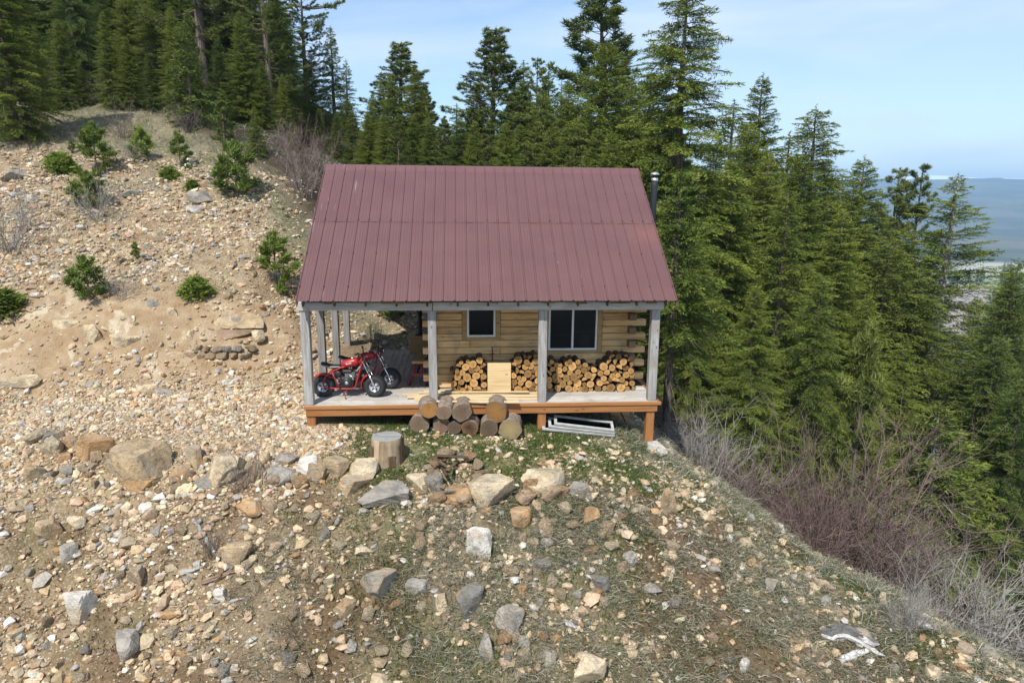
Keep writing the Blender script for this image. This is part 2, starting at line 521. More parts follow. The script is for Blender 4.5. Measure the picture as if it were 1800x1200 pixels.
def valley_mat():
    n = N('valley_fields')
    v = n.coord('Object')
    ln = n.new('VectorMath', operation='LENGTH'); n.l.new(v, ln.inputs[0])
    d = ln.outputs['Value']
    nz_ = n.noise(v, .004, 5., .6)
    dd = n.math('ADD', d, n.math('MULTIPLY', n.math('SUBTRACT', nz_, .5), 260.))
    f = n.math('DIVIDE', dd, 8000., True)
    col = n.ramp(f, [(.0, (.05,.045,.03)), (.085, (.07,.06,.04)), (.10, (.31,.26,.22)), (.15, (.33,.28,.25)), (.165, (.20,.25,.13)),
                     (.19, (.36,.35,.27)), (.212, (.40,.38,.30)), (.222, (.06,.075,.05)), (.26, (.07,.085,.06)), (1., (.055,.07,.055))])
    t = n.noise(v, .0022, 8., .7)
    patch = n.ramp(t, [(.46, (0,0,0)), (.66, (.55,.55,.55))])
    far = n.math('GREATER_THAN', d, 1900.)
    pm = n.mix(far, (0,0,0), patch)
    col = n.mix(pm, col, (.24,.20,.13))
    sz = n.new('SeparateXYZ'); n.l.new(v, sz.inputs[0])
    zz = n.math('ADD', sz.outputs[2], n.math('MULTIPLY', n.noise(v, .006, 7., .7), 60.))
    snow = n.ramp(n.math('DIVIDE', n.math('SUBTRACT', zz, 150.), 110., True), [(.52, (0,0,0)), (.62, (1,1,1))])
    snow = n.mix(n.ramp(n.noise(v, .0021, 5., .7), [(.44, (0,0,0)), (.52, (1,1,1))]), (0,0,0), snow)
    col = n.mix(snow, col, (.8,.82,.85))
    return n.done(col, .95, .1)
# polar sheet over the whole far sector, from under the hillside to the horizon
rad = np.concatenate([np.linspace(250, 1700, 60), np.geomspace(1730, 9000, 130), [12000, 20000, 40000]])
az = np.radians(np.linspace(-75, 85, 420))
gr_, ga = np.meshgrid(rad, az, indexing='ij')
vx, vy = 3+gr_*np.sin(ga), -12+gr_*np.cos(ga)
rise = sstep(1720, 7200, gr_)**1.5
prof = fbm(ga*3.1+5, ga*0+.3, 81, 4)
vz = -124 + rise*(285+70*(prof-.5)*2) + rise**.6*150*(fbm(vx*.0011, vy*.0011, 83, 6)-.5)*sstep(1700, 3600, gr_)
vz = vz + sstep(6500, 9000, gr_)*40*(fbm(ga*14, ga*0+3.1, 87)-.35) - sstep(9500, 20000, gr_)*500
tag(link('valley_and_mountains', grid_mesh('valley_and_mountains', vx, vy, vz, valley_mat())), kind='structure')

# ------------------------------------------------------------------ wood and other materials
M_POST = wood('weathered_post_wood', 2, (.20,.19,.18), (.36,.35,.335), (.52,.50,.475), blotch=(.31,.27,.22))
M_BEAM = wood('weathered_beam_wood', 0, (.33,.32,.30), (.50,.49,.46), (.62,.60,.56), blotch=(.44,.41,.36))
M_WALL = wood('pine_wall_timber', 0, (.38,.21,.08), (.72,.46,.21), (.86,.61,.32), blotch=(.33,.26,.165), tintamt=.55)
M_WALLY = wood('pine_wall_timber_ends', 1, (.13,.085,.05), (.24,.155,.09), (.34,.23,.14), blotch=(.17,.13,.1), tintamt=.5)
M_TRIM = wood('window_trim_wood', 0, (.28,.18,.075), (.44,.29,.13), (.55,.38,.19), tintamt=.4)
M_DECK = wood('weathered_deck_board', 0, (.33,.30,.265), (.52,.49,.44), (.64,.61,.56), blotch=(.40,.35,.28), tintamt=.45)
M_DECKY = wood('brown_porch_board', 1, (.28,.225,.195), (.44,.37,.325), (.56,.48,.43), blotch=(.36,.29,.25), tintamt=.4)  # side porch boards, browner and darker than the front ones
M_FASC = wood('stained_fascia_wood', 0, (.28,.115,.038), (.39,.17,.06), (.46,.22,.085), tintamt=.35, grain=.8)
M_LEG = wood('stained_leg_wood', 2, (.27,.11,.036), (.38,.165,.058), (.45,.21,.08), tintamt=.35, grain=.8)
M_LUM = wood('fresh_lumber', 0, (.52,.37,.19), (.68,.52,.30), (.78,.64,.42), tintamt=.4)
M_PANEL = wood('pine_panel_wood', 0, (.55,.38,.18), (.70,.52,.28), (.77,.60,.36), tintamt=.25)
M_SHEATH = wood('rough_sheathing', 0, (.07,.045,.03), (.14,.09,.055), (.26,.17,.10), tintamt=.6)
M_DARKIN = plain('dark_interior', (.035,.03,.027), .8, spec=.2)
M_ALU = plain('white_window_frame', (.66,.66,.64), .45)
M_STEEL = plain('galvanised_steel', (.55,.58,.57), .38, .8)
M_CHROME = plain('chrome', (.75,.76,.78), .16, 1.)
M_REDF = plain('faded_red_paint', (.17,.022,.016), .6)
M_RED = plain('red_paint', (.33,.016,.016), .38, spec=.5, var=.25, scale=22.)
M_BLACK = plain('black_plastic', (.018,.018,.02), .45)
M_TYRE = plain('tyre_rubber', (.028,.029,.031), .75, spec=.3, var=.3, scale=30)
M_RIM = plain('silver_rim', (.62,.63,.66), .3, .6)
M_PIPE = plain('dark_stove_pipe', (.030,.036,.048), .6, 0., spec=.25)
M_RUST = plain('rusty_iron', (.12,.055,.03), .85, spec=.2, var=.4)
M_TARP = plain('dark_blue_tarp', (.014,.022,.05), .5)
M_WHITEP = plain('white_paint', (.72,.72,.69), .5)

def glass_mat():
    n = N('window_glass')
    tr = n.new('BsdfTransparent'); tr.inputs[0].default_value = (.32,.35,.35,1)
    gl = n.new('BsdfGlossy'); gl.inputs['Roughness'].default_value = .02; gl.inputs[0].default_value = (.8,.85,.9,1)
    fr = n.new('Fresnel'); fr.inputs['IOR'].default_value = 1.5
    ms = n.new('MixShader')
    n.l.new(n.math('MULTIPLY', fr.outputs[0], .5), ms.inputs[0]); n.l.new(tr.outputs[0], ms.inputs[1]); n.l.new(gl.outputs[0], ms.inputs[2])
    n.l.new(ms.outputs[0], n.out.inputs['Surface'])
    return n.m
M_GLASS = glass_mat()

def roof_mat():
    n = N('red_brown_metal_roof')
    v = n.coord('Object')
    f = n.noise(v, 1.3, 5., .6)
    st = n.noise(n.coord('Object', (30., 1.2, 1.2)), 1., 4., .6)
    col = n.mix(f, (.108,.050,.050), (.146,.073,.071))
    sf = n.ramp(st, [(.62, (0,0,0)), (.78, (.35,.35,.35))])
    col = n.mix(sf, col, (.17,.10,.105))
    t = n.attr('tint')
    k = n.math('ADD', n.math('MULTIPLY', t, .3), .85)
    cx = n.new('CombineColor'); [n.l.new(k, cx.inputs[i]) for i in range(3)]
    col = n.mix(1., col, cx.outputs[0], 'MULTIPLY')
    # rust bloom low on the right edge, scuffs on the left edge
    sub = n.new('VectorMath', operation='DISTANCE'); n.l.new(v, sub.inputs[0]); sub.inputs[1].default_value = (6.95, 1.3, 3.2)
    rf = n.ramp(n.math('ADD', sub.outputs['Value'], n.math('MULTIPLY', n.noise(v, 7., 4.), .5)), [(.3, (.32,.32,.32)), (.75, (0,0,0))])
    col = n.mix(rf, col, (.26,.10,.06))
    sx = n.new('SeparateXYZ'); n.l.new(v, sx.inputs[0])
    sc = n.noise(n.coord('Object', (24., 1.1, 1.1), (3,0,0)), 1., 3., .6)
    scf = n.ramp(sc, [(.66, (0,0,0)), (.70, (.5,.5,.5))])
    lim = n.math('LESS_THAN', sx.outputs[0], .85)
    col = n.mix(n.mix(lim, (0,0,0), scf), col, (.34,.27,.28))
    sp = n.vor(v, 1.7)
    spf = n.ramp(sp, [(.010, (.8,.8,.8)), (.016, (0,0,0))])
    col = n.mix(spf, col, (.7,.68,.66))
    n.bump(n.noise(n.coord('Object', (6., 1.2, 1.2)), 1.5, 3.), .25, .03)
    return n.done(col, n.math('ADD', n.math('MULTIPLY', f, .15), .33), .5)
M_ROOF = roof_mat()

# ------------------------------------------------------------------ the log cabin
cabin = empty('log_cabin', (3.5, 2.5, 0))
tag(cabin, 'small log cabin with red brown metal roof and wraparound porch on the rocky slope', 'cabin')
CO = Vector((-3.5, -2.5, 0))
def part(mb, name, mats, parent=None):
    o = mb.build(name, mats, parent or cabin)
    if parent is None: o.location = CO
    return o

RX0, RX1, EY, EZ, RY, RZ = -.002, 7.188, -.25, 2.097, 3.129, 4.627
SL = (RZ-EZ)/(RY-EY)
BEY = 2*RY-EY
def roof_prof():
    """panel ribs: list of (x, height over the sheet)"""
    P = []
    w = (RX1-RX0)/32
    for k in range(33):
        x = RX0+k*w
        P += [(x-.022, 0), (x-.010, .022), (x+.010, .022), (x+.022, 0)]
        if k < 32: P += [(x+w*.36, 0), (x+w*.38, .004), (x+w*.42, .004), (x+w*.44, 0), (x+w*.60, 0), (x+w*.62, .004), (x+w*.66, .004), (x+w*.68, 0)]
    P = [(min(max(x, RX0), RX1), h) for x, h in P]
    return P
PR = roof_prof()
def sheet(mb, y0, y1, side, lift):
    n_ = np.array([0, -SL*side, 1.])/math.hypot(SL, 1)
    V = []
    for yy in (y0, y1):
        z = EZ+(yy-EY)*SL if side > 0 else RZ-(yy-RY)*SL
        for j, (x, h) in enumerate(PR):
            wob = .004*math.sin(x*9.3)+.003*math.sin(x*23.) if yy == y0 else 0
            V.append(np.array([x, yy+wob, z])+n_*(h+lift))
    m = len(PR)
    F = [(j, j+1, m+j+1, m+j) if side > 0 else (j+1, j, m+j, m+j+1) for j in range(m-1)]
    mb.add(V, F, 0, .5)
mb = MB()
ymid = EY+(RY-EY)*.535
sheet(mb, EY-.03, ymid+.1, 1, .030)
sheet(mb, ymid, RY-.005, 1, .037)
sheet(mb, BEY+.03, RY+.005, -1, .030)
# screws along the lap and purlins
for yy, e_ in ((ymid+.03, 1), (EY+.25, 0), (EY+1.0, 0), (ymid+.8, 0), (RY-.28, 0)):
    for k in range(33):
        if e_ == 0 and k % 2: continue
        x = RX0+.02+k*(RX1-RX0-.04)/32; z = EZ+(yy-EY)*SL+.062
        w = random.uniform(.012, .026) if e_ else .010
        mb.box((x-w, yy-.010, z-.03), (x+w, yy+.010, z+.004), 1)
roof = part(mb, 'roof', [M_ROOF, M_BLACK])
tag(roof, 'ribbed red brown metal roof with a lap line half way up')
mb = MB()     # decking under the sheets, ragged at the eave
for side in (1, -1):
    for k in range(18):
        ya = EY+.03+(RY-EY-.03)*k/18; yb = EY+.03+(RY-EY-.03)*(k+1)/18-.004
        za, zb = EZ+(ya-EY)*SL, EZ+(yb-EY)*SL
        Y0, Y1 = (ya, yb) if side > 0 else (2*RY-ya, 2*RY-yb)
        V = [(x, y, z+o_) for o_ in (-.03, .012) for x, y, z in ((RX0+.03, Y0, za), (RX1-.03, Y0, za), (RX1-.03, Y1, zb), (RX0+.03, Y1, zb))]
        F = [(0,3,2,1), (4,5,6,7), (0,1,5,4), (1,2,6,5), (2,3,7,6), (3,0,4,7)]
        if side < 0: F = [f[::-1] for f in F]
        mb.add(V, F, 0, random.random())
for k in range(9):       # short scraps of sheathing that hang below the eave
    x = [.5, 1.55, 2.0, 2.25, 3.6, 4.62, 5.3, 5.9, 6.6][k]
    mb.box((x, EY+.005, EZ-.045-random.random()*.02), (x+.12+random.random()*.3, EY+.026, EZ-.004), 0, random.random())
for k in range(13):      # rafters
    x = .1+k*.575
    V = []
    for o_ in (-.16, -.034):
        for dx in (-.022, .022):
            for (yy, zz) in ((EY+.06, EZ+.06*SL), (RY, RZ), (BEY-.06, EZ+.06*SL)):
                V.append((x+dx, yy, zz+o_))
    F = [(0,1,7,6), (1,2,8,7), (3,9,10,4), (4,10,11,5), (0,3,4,1), (1,4,5,2), (6,7,10,9), (7,8,11,10), (0,6,9,3), (2,5,11,8)]
    mb.add(V, F, 0, random.random())
part(mb, 'roof_sheathing', [M_SHEATH], roof)
mb = MB()
for sgn in (1, -1):
    n0 = .046
    V = [(RX0-.012, RY-sgn*.17, RZ-.17*SL+n0+.004), (RX1+.012, RY-sgn*.17, RZ-.17*SL+n0+.004), (RX1+.012, RY, RZ+n0+.022), (RX0-.012, RY, RZ+n0+.022)]
    V += [(x, y+sgn*.0, z-.02) for x, y, z in V]
    F = [(0,1,2,3), (4,7,6,5), (0,4,5,1), (1,5,6,2), (3,7,4,0)]
    if sgn < 0: F = [f[::-1] for f in F]
    mb.add(V, F, 0, .7)
part(mb, 'ridge_cap', [M_ROOF], roof)
mb = MB()
for x in (RX0-.004, RX1-.016):
    for y0, y1, sg in ((EY-.02, RY-.002, 1), (BEY+.02, RY+.002, -1)):
        z0 = EZ+(y0-EY)*SL if sg > 0 else RZ-(y0-RY)*SL
        z1 = EZ+(y1-EY)*SL if sg > 0 else RZ-(y1-RY)*SL
        V = [(xx, y, z+o_) for o_ in (-.09, .058) for xx, y, z in ((x, y0, z0), (x+.02, y0, z0), (x+.02, y1, z1), (x, y1, z1))]
        F = [(0,3,2,1), (4,5,6,7), (0,1,5,4), (1,2,6,5), (2,3,7,6), (3,0,4,7)]
        mb.add(V, F if sg > 0 else [f[::-1] for f in F], 0, .6)
part(mb, 'gable_trim', [M_ROOF], roof)

# porch beam in two lengths, with a dark joint over the second post
ZB = 1.874
mb = MB()
mb.box((-.07, -.02, ZB), (2.484, .13, ZB+.155), 0, .55, bev=.006)
part(mb, 'porch_beam', [M_BEAM]); mb = MB()
mb.box((2.500, -.024, ZB+.003), (7.02, .126, ZB+.162), 0, .75, bev=.006)
part(mb, 'porch_beam', [M_BEAM]); mb = MB()
mb.box((-.02, 4.62, ZB), (7.0, 4.76, ZB+.155), 0, .4)
part(mb, 'porch_beam', [M_BEAM])
mb = MB(); mb.box((-.02, .14, ZB+.02), (.10, 4.6, ZB+.15), 0, .4)
mb.box((6.9, .14, ZB+.02), (7.0, 4.6, ZB+.15), 0, .4)
part(mb, 'porch_side_beam', [M_SHEATH])
def solve_y(px, x, z):
    lo, hi = .5, 12.
    for _ in range(50):
        m = (lo+hi)/2
        if pix((x, m, z))[0] < px: lo = m
        else: hi = m
    return lo
def post(x, y, w, z0, z1, tint, lean=0.):
    mb = MB(); mb.box((-w/2, -w/2, z0), (w/2, w/2, z1), 0, tint, bev=.01)
    V = [(px_+ (z-1)*lean + .006*math.sin(z*5+x*3), py_, z) for px_, py_, z in mb.v]; mb.v = V
    o = part(mb, 'porch_post', [M_POST]); o.location = CO+Vector((x, y, 0)); return o
post(.062, .088, .168, 0, ZB, .85)
post(2.478, .088, .165, 0, ZB, .45)
post(4.640, .088, .165, 0, ZB, .62)
post(6.885, .088, .168, 0, ZB, .66)
for pxp, tn in ((566, .1), (590, .05), (609, .1)):
    y = solve_y(pxp, .09, .9); post(.09, y, .15, 0, ZB+.02, tn)
post(6.9, 2.5, .15, 0, ZB+.02, .2); post(6.9, 4.68, .15, -.8, ZB, .2); post(2.4, 4.68, .15, 0, ZB, .1)

# deck
WY = 1.094
mb = MB(); y = 0.0
bw = .1345
for k in range(8):
    cuts = [0.0, random.uniform(1.5, 5.5), 7.0]
    for a_, b_ in zip(cuts[:-1], cuts[1:]):
        mb.box((a_+.002, y+.003, -.038), (b_-.002, y+bw, -random.random()*.003), 0, random.uniform(.3, 1.), bev=.004)
    y += bw+.003
DY = y
deck = part(mb, 'porch_deck', [M_DECK]); tag(deck, 'weathered grey porch boards running along the front')
mb = MB(); x = 0.
while x < 2.45:
    mb.box((x+.003, DY+.004, -.038), (min(x+.138, 2.52), 4.80, -random.random()*.003), 0, random.random(), bev=.004); x += .141
part(mb, 'side_porch_deck', [M_DECKY])
mb = MB(); mb.box((2.53, DY+.004, -.05), (6.98, 4.8, -.006), 0, .2); part(mb, 'cabin_floor', [M_DARKIN])
mb = MB(); mb.box((-.035, -.055, -.075), (7.07, -.003, -.004), 0, .7, bev=.008)
mb.box((7.004, .0, -.075), (7.05, 4.8, -.004), 0, .6)
part(mb, 'deck_edge_cap', [M_FASC])
mb = MB(); mb.box((.0, -.032, -.215), (7.0, -.004, -.079), 0, .45, bev=.004)
mb.box((6.97, -.002, -.215), (7.0, 4.8, -.08), 0, .3); mb.box((0, -.002, -.215), (.03, 4.8, -.08), 0, .3)
part(mb, 'deck_fascia', [M_FASC])
for x, zb_ in ((.09, h1(.09, .05)-.15), (4.645, h1(4.64, .05)-.15), (6.875, h1(6.87, .05)-.05)):
    mb = MB(); mb.box((x-.083, .0, zb_), (x+.083, .15, -.079), 0, .6, bev=.006); part(mb, 'deck_leg', [M_LEG])
mb = MB()
for k in range(9):
    mb.box((.1+k*.85, .16, -.21), (.14+k*.85, 4.7, -.042), 0, random.random())
part(mb, 'deck_joist', [M_SHEATH])
# foundation skirt below the wall
mb = MB()
for k in range(3):
    x0 = 4.2+k*.86
    mb.box((x0, WY+.16, -.9), (x0+.85, WY+.2, -.05), 0, .35+.2*k)
part(mb, 'foundation_skirt', [M_TRIM])

# walls of squared timbers, windows
XL = float(at(757, 640, Y=WY)[0]); XR = float(at(1113, 620, Y=WY)[0]); XT = float(at(1133, 620, Y=WY)[0])
CH, T = .1475, .15
def win_rect(x0, x1, pyb, zt):
    return float(at(x0, 590, Y=WY)[0]), float(at(x1, 590, Y=WY)[0]), float(at((x0+x1)/2, pyb, Y=WY)[2]), zt
W1 = win_rect(821, 871, 592.5, 2.02); W2 = win_rect(964, 1050, 615.5, 2.02)
TR = .10
OPEN = []
for (a_, b_, c_, d_) in (W1, W2):
    k0 = math.floor((c_-TR+.03)/CH); k1 = math.ceil((d_+.08)/CH)
    OPEN.append((a_-TR, b_+TR, k0*CH+.01, k1*CH+.01, k0, k1))
mb = MB()
NC = 20
for k in range(NC):
    z0 = .01+k*CH; z1 = z0+CH-.009
    tail = (k % 2 == 1)
    segs = [(XL-(.16 if tail else 0), XR+((XT-XR) if tail else 0))]
    for (oa, ob, oz0, oz1, k0, k1) in OPEN:
        if k0 <= k < k1:
            segs = [q for s_ in segs for q in (((s_[0], oa-.004), (ob+.004, s_[1])) if s_[0] < oa < s_[1] else (s_,))]
    out = []
    for s_ in segs:
        if s_[1]-s_[0] > 2.2:
            c_ = random.uniform(s_[0]+.7, s_[1]-.7); out += [(s_[0], c_-.003), (c_+.003, s_[1])]
        else: out.append(s_)
    for s_ in out:
        dy = random.uniform(-.007, .007)
        mb.box((s_[0], WY+dy, z0), (s_[1], WY+T+dy, z1), 0, random.uniform(.15, 1.), bev=.012)
    mb.box((XL+.02, WY+.03, z0-.012), (XR-.02, WY+.12, z0+.003), 0, .0) if not any(o[4] <= k < o[5] for o in OPEN) else None
wall = part(mb, 'front_wall', [M_WALL]); tag(wall, 'honey coloured wall of stacked squared pine timbers')
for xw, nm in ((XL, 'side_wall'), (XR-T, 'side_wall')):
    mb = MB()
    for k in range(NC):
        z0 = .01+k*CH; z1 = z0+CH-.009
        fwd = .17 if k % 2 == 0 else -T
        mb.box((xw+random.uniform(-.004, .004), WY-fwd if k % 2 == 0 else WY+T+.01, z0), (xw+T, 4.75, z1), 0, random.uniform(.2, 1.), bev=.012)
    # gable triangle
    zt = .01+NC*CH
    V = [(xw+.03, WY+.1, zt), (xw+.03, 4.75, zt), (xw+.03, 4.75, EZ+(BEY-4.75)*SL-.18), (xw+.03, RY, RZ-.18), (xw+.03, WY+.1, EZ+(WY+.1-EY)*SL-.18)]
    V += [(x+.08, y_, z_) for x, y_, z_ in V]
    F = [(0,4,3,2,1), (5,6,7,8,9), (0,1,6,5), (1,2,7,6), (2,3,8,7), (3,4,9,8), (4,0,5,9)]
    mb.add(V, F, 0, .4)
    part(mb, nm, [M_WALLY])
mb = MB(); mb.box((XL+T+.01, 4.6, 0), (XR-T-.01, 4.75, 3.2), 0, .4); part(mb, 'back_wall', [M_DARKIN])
mb = MB()   # gable boards over the open left porch
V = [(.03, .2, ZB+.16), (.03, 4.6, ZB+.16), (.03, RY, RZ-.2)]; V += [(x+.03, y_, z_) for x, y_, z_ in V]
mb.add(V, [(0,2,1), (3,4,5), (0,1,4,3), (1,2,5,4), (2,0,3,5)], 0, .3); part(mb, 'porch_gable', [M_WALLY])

def window(rect, o_, slider):
    a_, b_, c_, d_ = rect
    oa, ob, oz0, oz1 = o_[:4]
    yf = WY-.004
    w = empty('window', (0,0,0)); w.parent = cabin; w.location = CO
    mb = MB()
    mb.box((oa, yf, oz0), (a_-.002, yf+.06, oz1), 0, .4, bev=.004); mb.box((b_+.002, yf, oz0), (ob, yf+.06, oz1), 0, .55, bev=.004)
    mb.box((a_-.001, yf-.003, oz0), (b_+.001, yf+.06, c_-.002), 0, .75, bev=.004); mb.box((a_-.001, yf-.002, d_+.002), (b_+.001, yf+.06, oz1), 0, .4)
    mb.build('window_trim', [M_TRIM], w)
    mb = MB(); fw = .042
    yy0, yy1 = WY+.012, WY+.07
    mb.box((a_, yy0, c_), (a_+fw, yy1, d_), 0, .5, bev=.004); mb.box((b_-fw, yy0, c_), (b_, yy1, d_), 0, .5, bev=.004)
    mb.box((a_+fw, yy0+.001, c_), (b_-fw, yy1, c_+fw), 0, .5, bev=.004); mb.box((a_+fw, yy0+.001, d_-fw), (b_-fw, yy1, d_), 0, .5, bev=.004)
    if slider:
        m_ = (a_+b_)/2-.005
        mb.box((m_-.022, yy0+.004, c_+fw), (m_+.022, yy1-.002, d_-fw), 0, .5, bev=.003)
    mb.build('window_frame', [M_ALU], w)
    xsr = [(a_+fw, (a_+b_)/2-.03), ((a_+b_)/2+.02, b_-fw)] if slider else [(a_+fw, b_-fw)]
    for i, (p, q) in enumerate(xsr):
        mb = MB(); mb.box((p, WY+.04+.012*i, c_+fw), (q, WY+.045+.012*i, d_-fw), 0); mb.build('window_pane', [M_GLASS], w)
    return w
w1 = window(W1, OPEN[0], False); tag(w1, 'small single pane window with pale frame left of the middle post')
w2 = window(W2, OPEN[1], True); tag(w2, 'wide two pane sliding window right of the middle post')

# stove pipe beside the right gable
pc = at(1150, 330, Y=3.0); px_, py_ = float(pc[0]), 3.0
topz = float(at(1150, 303, Y=3.0)[2])
r_ = 5.6/FPX*float((np.array(pc)-CAM)@FWD)
pipe = empty('stove_pipe'); pipe.parent = cabin; pipe.location = CO
mb = MB(); mb.tube([(px_, py_, 1.6), (px_, py_, topz-.30), (px_, py_, topz-.17)], r_, 20, 0); mb.box((px_-.5, py_-.07, 1.6), (px_, py_+.07, 1.75), 0)
mb.build('pipe', [M_PIPE], pipe)
mb = MB(); mb.tube([(px_, py_, topz-.22), (px_, py_, topz-.13)], r_*1.07, 20, 0); mb.tube([(px_, py_, topz-.13), (px_, py_, topz-.05)], r_*.6, 12, 1)
mb.build('pipe_collar', [M_STEEL, M_BLACK], pipe)
mb = MB(); mb.lathe([(.001, topz+.01), (r_*.7, topz-.003), (r_*1.4, topz-.035), (r_*1.45, topz-.06), (r_*1.3, topz-.062), (.001, topz-.05)], 24, 0, Matrix.Translation((px_, py_, 0)))
mb.build('rain_cap', [M_STEEL], pipe)
mb = MB()
for zz in (3.45,):
    mb.tube([(px_, py_, zz), (RX1, py_-.5, EZ+(py_-.5-EY)*SL)], .012, 6, 0); mb.tube([(px_, py_, zz), (RX1, py_+.5, EZ+(py_-.5-EY)*SL)], .012, 6, 0)
mb.build('pipe_stay', [M_STEEL], pipe)

# ------------------------------------------------------------------ trees
def leaf_mat(name, dark, mid, light, trans=.28):
    n = N(name)
    t = n.attr('tint')
    oi = n.new('ObjectInfo')
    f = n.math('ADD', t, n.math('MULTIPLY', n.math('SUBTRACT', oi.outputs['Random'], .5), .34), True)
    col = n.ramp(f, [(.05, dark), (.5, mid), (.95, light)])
    big = n.noise(n.coord('Object', jitter=True), .55, 3., .6)
    col = n.mix(n.ramp(big, [(.35, (.45,.45,.45)), (.65, (0,0,0))]), col, tuple(np.array(dark)*1.1))
    hue = n.math('FRACT', n.math('MULTIPLY', oi.outputs['Random'], 17.3))
    col = n.mix(n.math('MULTIPLY', hue, .28), col, tuple(np.array(mid)*np.array([1.35, 1.02, .9])))
    n.set(n.b.inputs['Base Color'], col); n.b.inputs['Roughness'].default_value = .6; n.b.inputs['Specular IOR Level'].default_value = .25
    tr = n.new('BsdfTranslucent'); n.l.new(col, tr.inputs[0])
    ms = n.new('MixShader'); ms.inputs[0].default_value = trans
    n.l.new(n.b.outputs[0], ms.inputs[1]); n.l.new(tr.outputs[0], ms.inputs[2]); n.l.new(ms.outputs[0], n.out.inputs['Surface'])
    return n.m
M_FIR = leaf_mat('fir_needles', (.036,.062,.010), (.155,.215,.034), (.31,.35,.055))
M_PINE = leaf_mat('pine_needles', (.045,.072,.018), (.165,.215,.050), (.29,.33,.085))
M_DKFIR = leaf_mat('dark_fir_needles', (.032,.056,.013), (.125,.182,.036), (.25,.295,.055))
M_SAPL = leaf_mat('sapling_needles', (.05,.085,.018), (.17,.245,.045), (.30,.38,.08))
def bark_mat(name, a, b, c):
    n = N(name)
    v = n.coord('Object', (7., 7., 1.3), jitter=True)
    f = n.noise(v, 1.6, 6., .7)
    col = n.ramp(f, [(.3, a), (.5, b), (.72, c)])
    n.bump(f, .8, .04)
    return n.done(col, .9, .15)
M_BARK = bark_mat('conifer_bark', (.05,.038,.03), (.13,.105,.085), (.25,.215,.185))
M_BARKL = bark_mat('pale_bark', (.14,.125,.11), (.30,.28,.25), (.46,.44,.41))
M_TWIG = bark_mat('bare_twig', (.10,.075,.065), (.19,.15,.13), (.30,.25,.22))
M_TWIGR = bark_mat('reddish_twig', (.075,.048,.042), (.165,.115,.10), (.26,.20,.175))
M_TWIGG = bark_mat('grey_twig', (.16,.145,.13), (.27,.25,.225), (.40,.375,.34))

def unit(v): return v/(np.linalg.norm(v, axis=-1, keepdims=True)+1e-12)
def blades(P, D, Ln, W, r):
    """one thin needle-spray triangle per point, along D"""
    n = len(P)
    q = unit(np.cross(D, unit(r.normal(size=(n, 3)))))
    V = np.empty((n, 3, 3))
    V[:, 0] = P - q*W[:, None]*.5; V[:, 1] = P + q*W[:, None]*.5; V[:, 2] = P + D*Ln[:, None]
    return V
def fir_frond(L, r, dens=1., bare=.12):
    """a flat drooping spray along +X; returns blades (n,3,3), tint, axis points"""
    s = np.arange(L*bare+.05, L, .085/dens)
    sag = -.10*L
    ax = lambda q: np.stack([q, 0*q, sag*(q/L)**2 + .05*L*np.sin(q/L*3.)], -1)
    Ps, Ds, T = [], [], []
    for side in (-1, 1):
        for q in s:
            bl = min(.62, .38*(L-q)+.10)*r.uniform(.65, 1.2)*min(1, .45+1.6*q/L)
            an = r.uniform(.75, 1.15)
            d = np.array([math.cos(an), side*math.sin(an), r.uniform(-.6, .35)])
            nb = max(3, int(bl/.052))
            k = (np.arange(nb)+.5)/nb
            p = ax(np.array([q])) + d*(k*bl)[:, None]; p[:, 2] -= .30*bl*k**2
            sg = np.where(np.arange(nb) % 2 == 0, 1., -1.)[:, None]
            dd = unit(d + sg*np.array([-d[1], d[0], 0])*.75 + r.normal(size=(nb, 3))*np.array([.2,.2,.35]))
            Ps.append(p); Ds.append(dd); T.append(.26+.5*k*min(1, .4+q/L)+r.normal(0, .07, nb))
    q = np.arange(L*.7, L*1.03, .03); m = len(q)
    Ps.append(ax(q)); Ds.append(unit(np.stack([np.ones(m), r.normal(0,.6,m), r.normal(0,.4,m)], 1))); T.append(np.full(m, .8))
    P = np.concatenate(Ps); D = np.concatenate(Ds); T = np.concatenate(T)
    n = len(P)
    V = blades(P, D, r.uniform(.10, .18, n), r.uniform(.040, .064, n), r)
    return V, T, ax(np.linspace(0, L*.96, 4))
def pine_branch(L, r, dens=1., bare=.4, nl=.19):
    up = .16*L
    ax = lambda q: np.stack([q, 0*q, up*(q/L)**2.2 - .05*L*np.sin(q/L*3.1)], -1)
    Ps, Ds, T = [], [], []
    tufts = []
    for q in np.arange(L*bare, L, .17/dens):
        p0 = ax(np.array([q]))[0]
        for side in (-1, 1):
            if r.random() < .85:
                bl = min(.55, .35*(L-q)+.12)*r.uniform(.6, 1.2)
                an = r.uniform(.5, 1.0)
                d = unit(np.array([math.cos(an), side*math.sin(an), r.uniform(.0, .7)]))
                for k in ((1.,) if bl < .3 else (.55, 1.)):
                    tufts.append((p0+d*bl*k, d))
    tufts.append((ax(np.array([L]))[0], unit(np.array([1., 0, .6]))))
    for p, d in tufts:
        m = int(r.integers(20, 30))
        a = unit(r.normal(size=(m, 3)) + d*1.0 + np.array([0, 0, .35]))
        Ps.append(np.repeat(p[None], m, 0)-d*.03 + r.normal(size=(m,3))*.035); Ds.append(a)
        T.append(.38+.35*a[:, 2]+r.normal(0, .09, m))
    P = np.concatenate(Ps); D = np.concatenate(Ds); T = np.concatenate(T); n = len(P)
    V = blades(P, D, r.uniform(nl*.7, nl*1.15, n), np.full(n, nl*.2), r)
    return V, T, ax(np.linspace(0, L*.95, 4))
PROT = {}
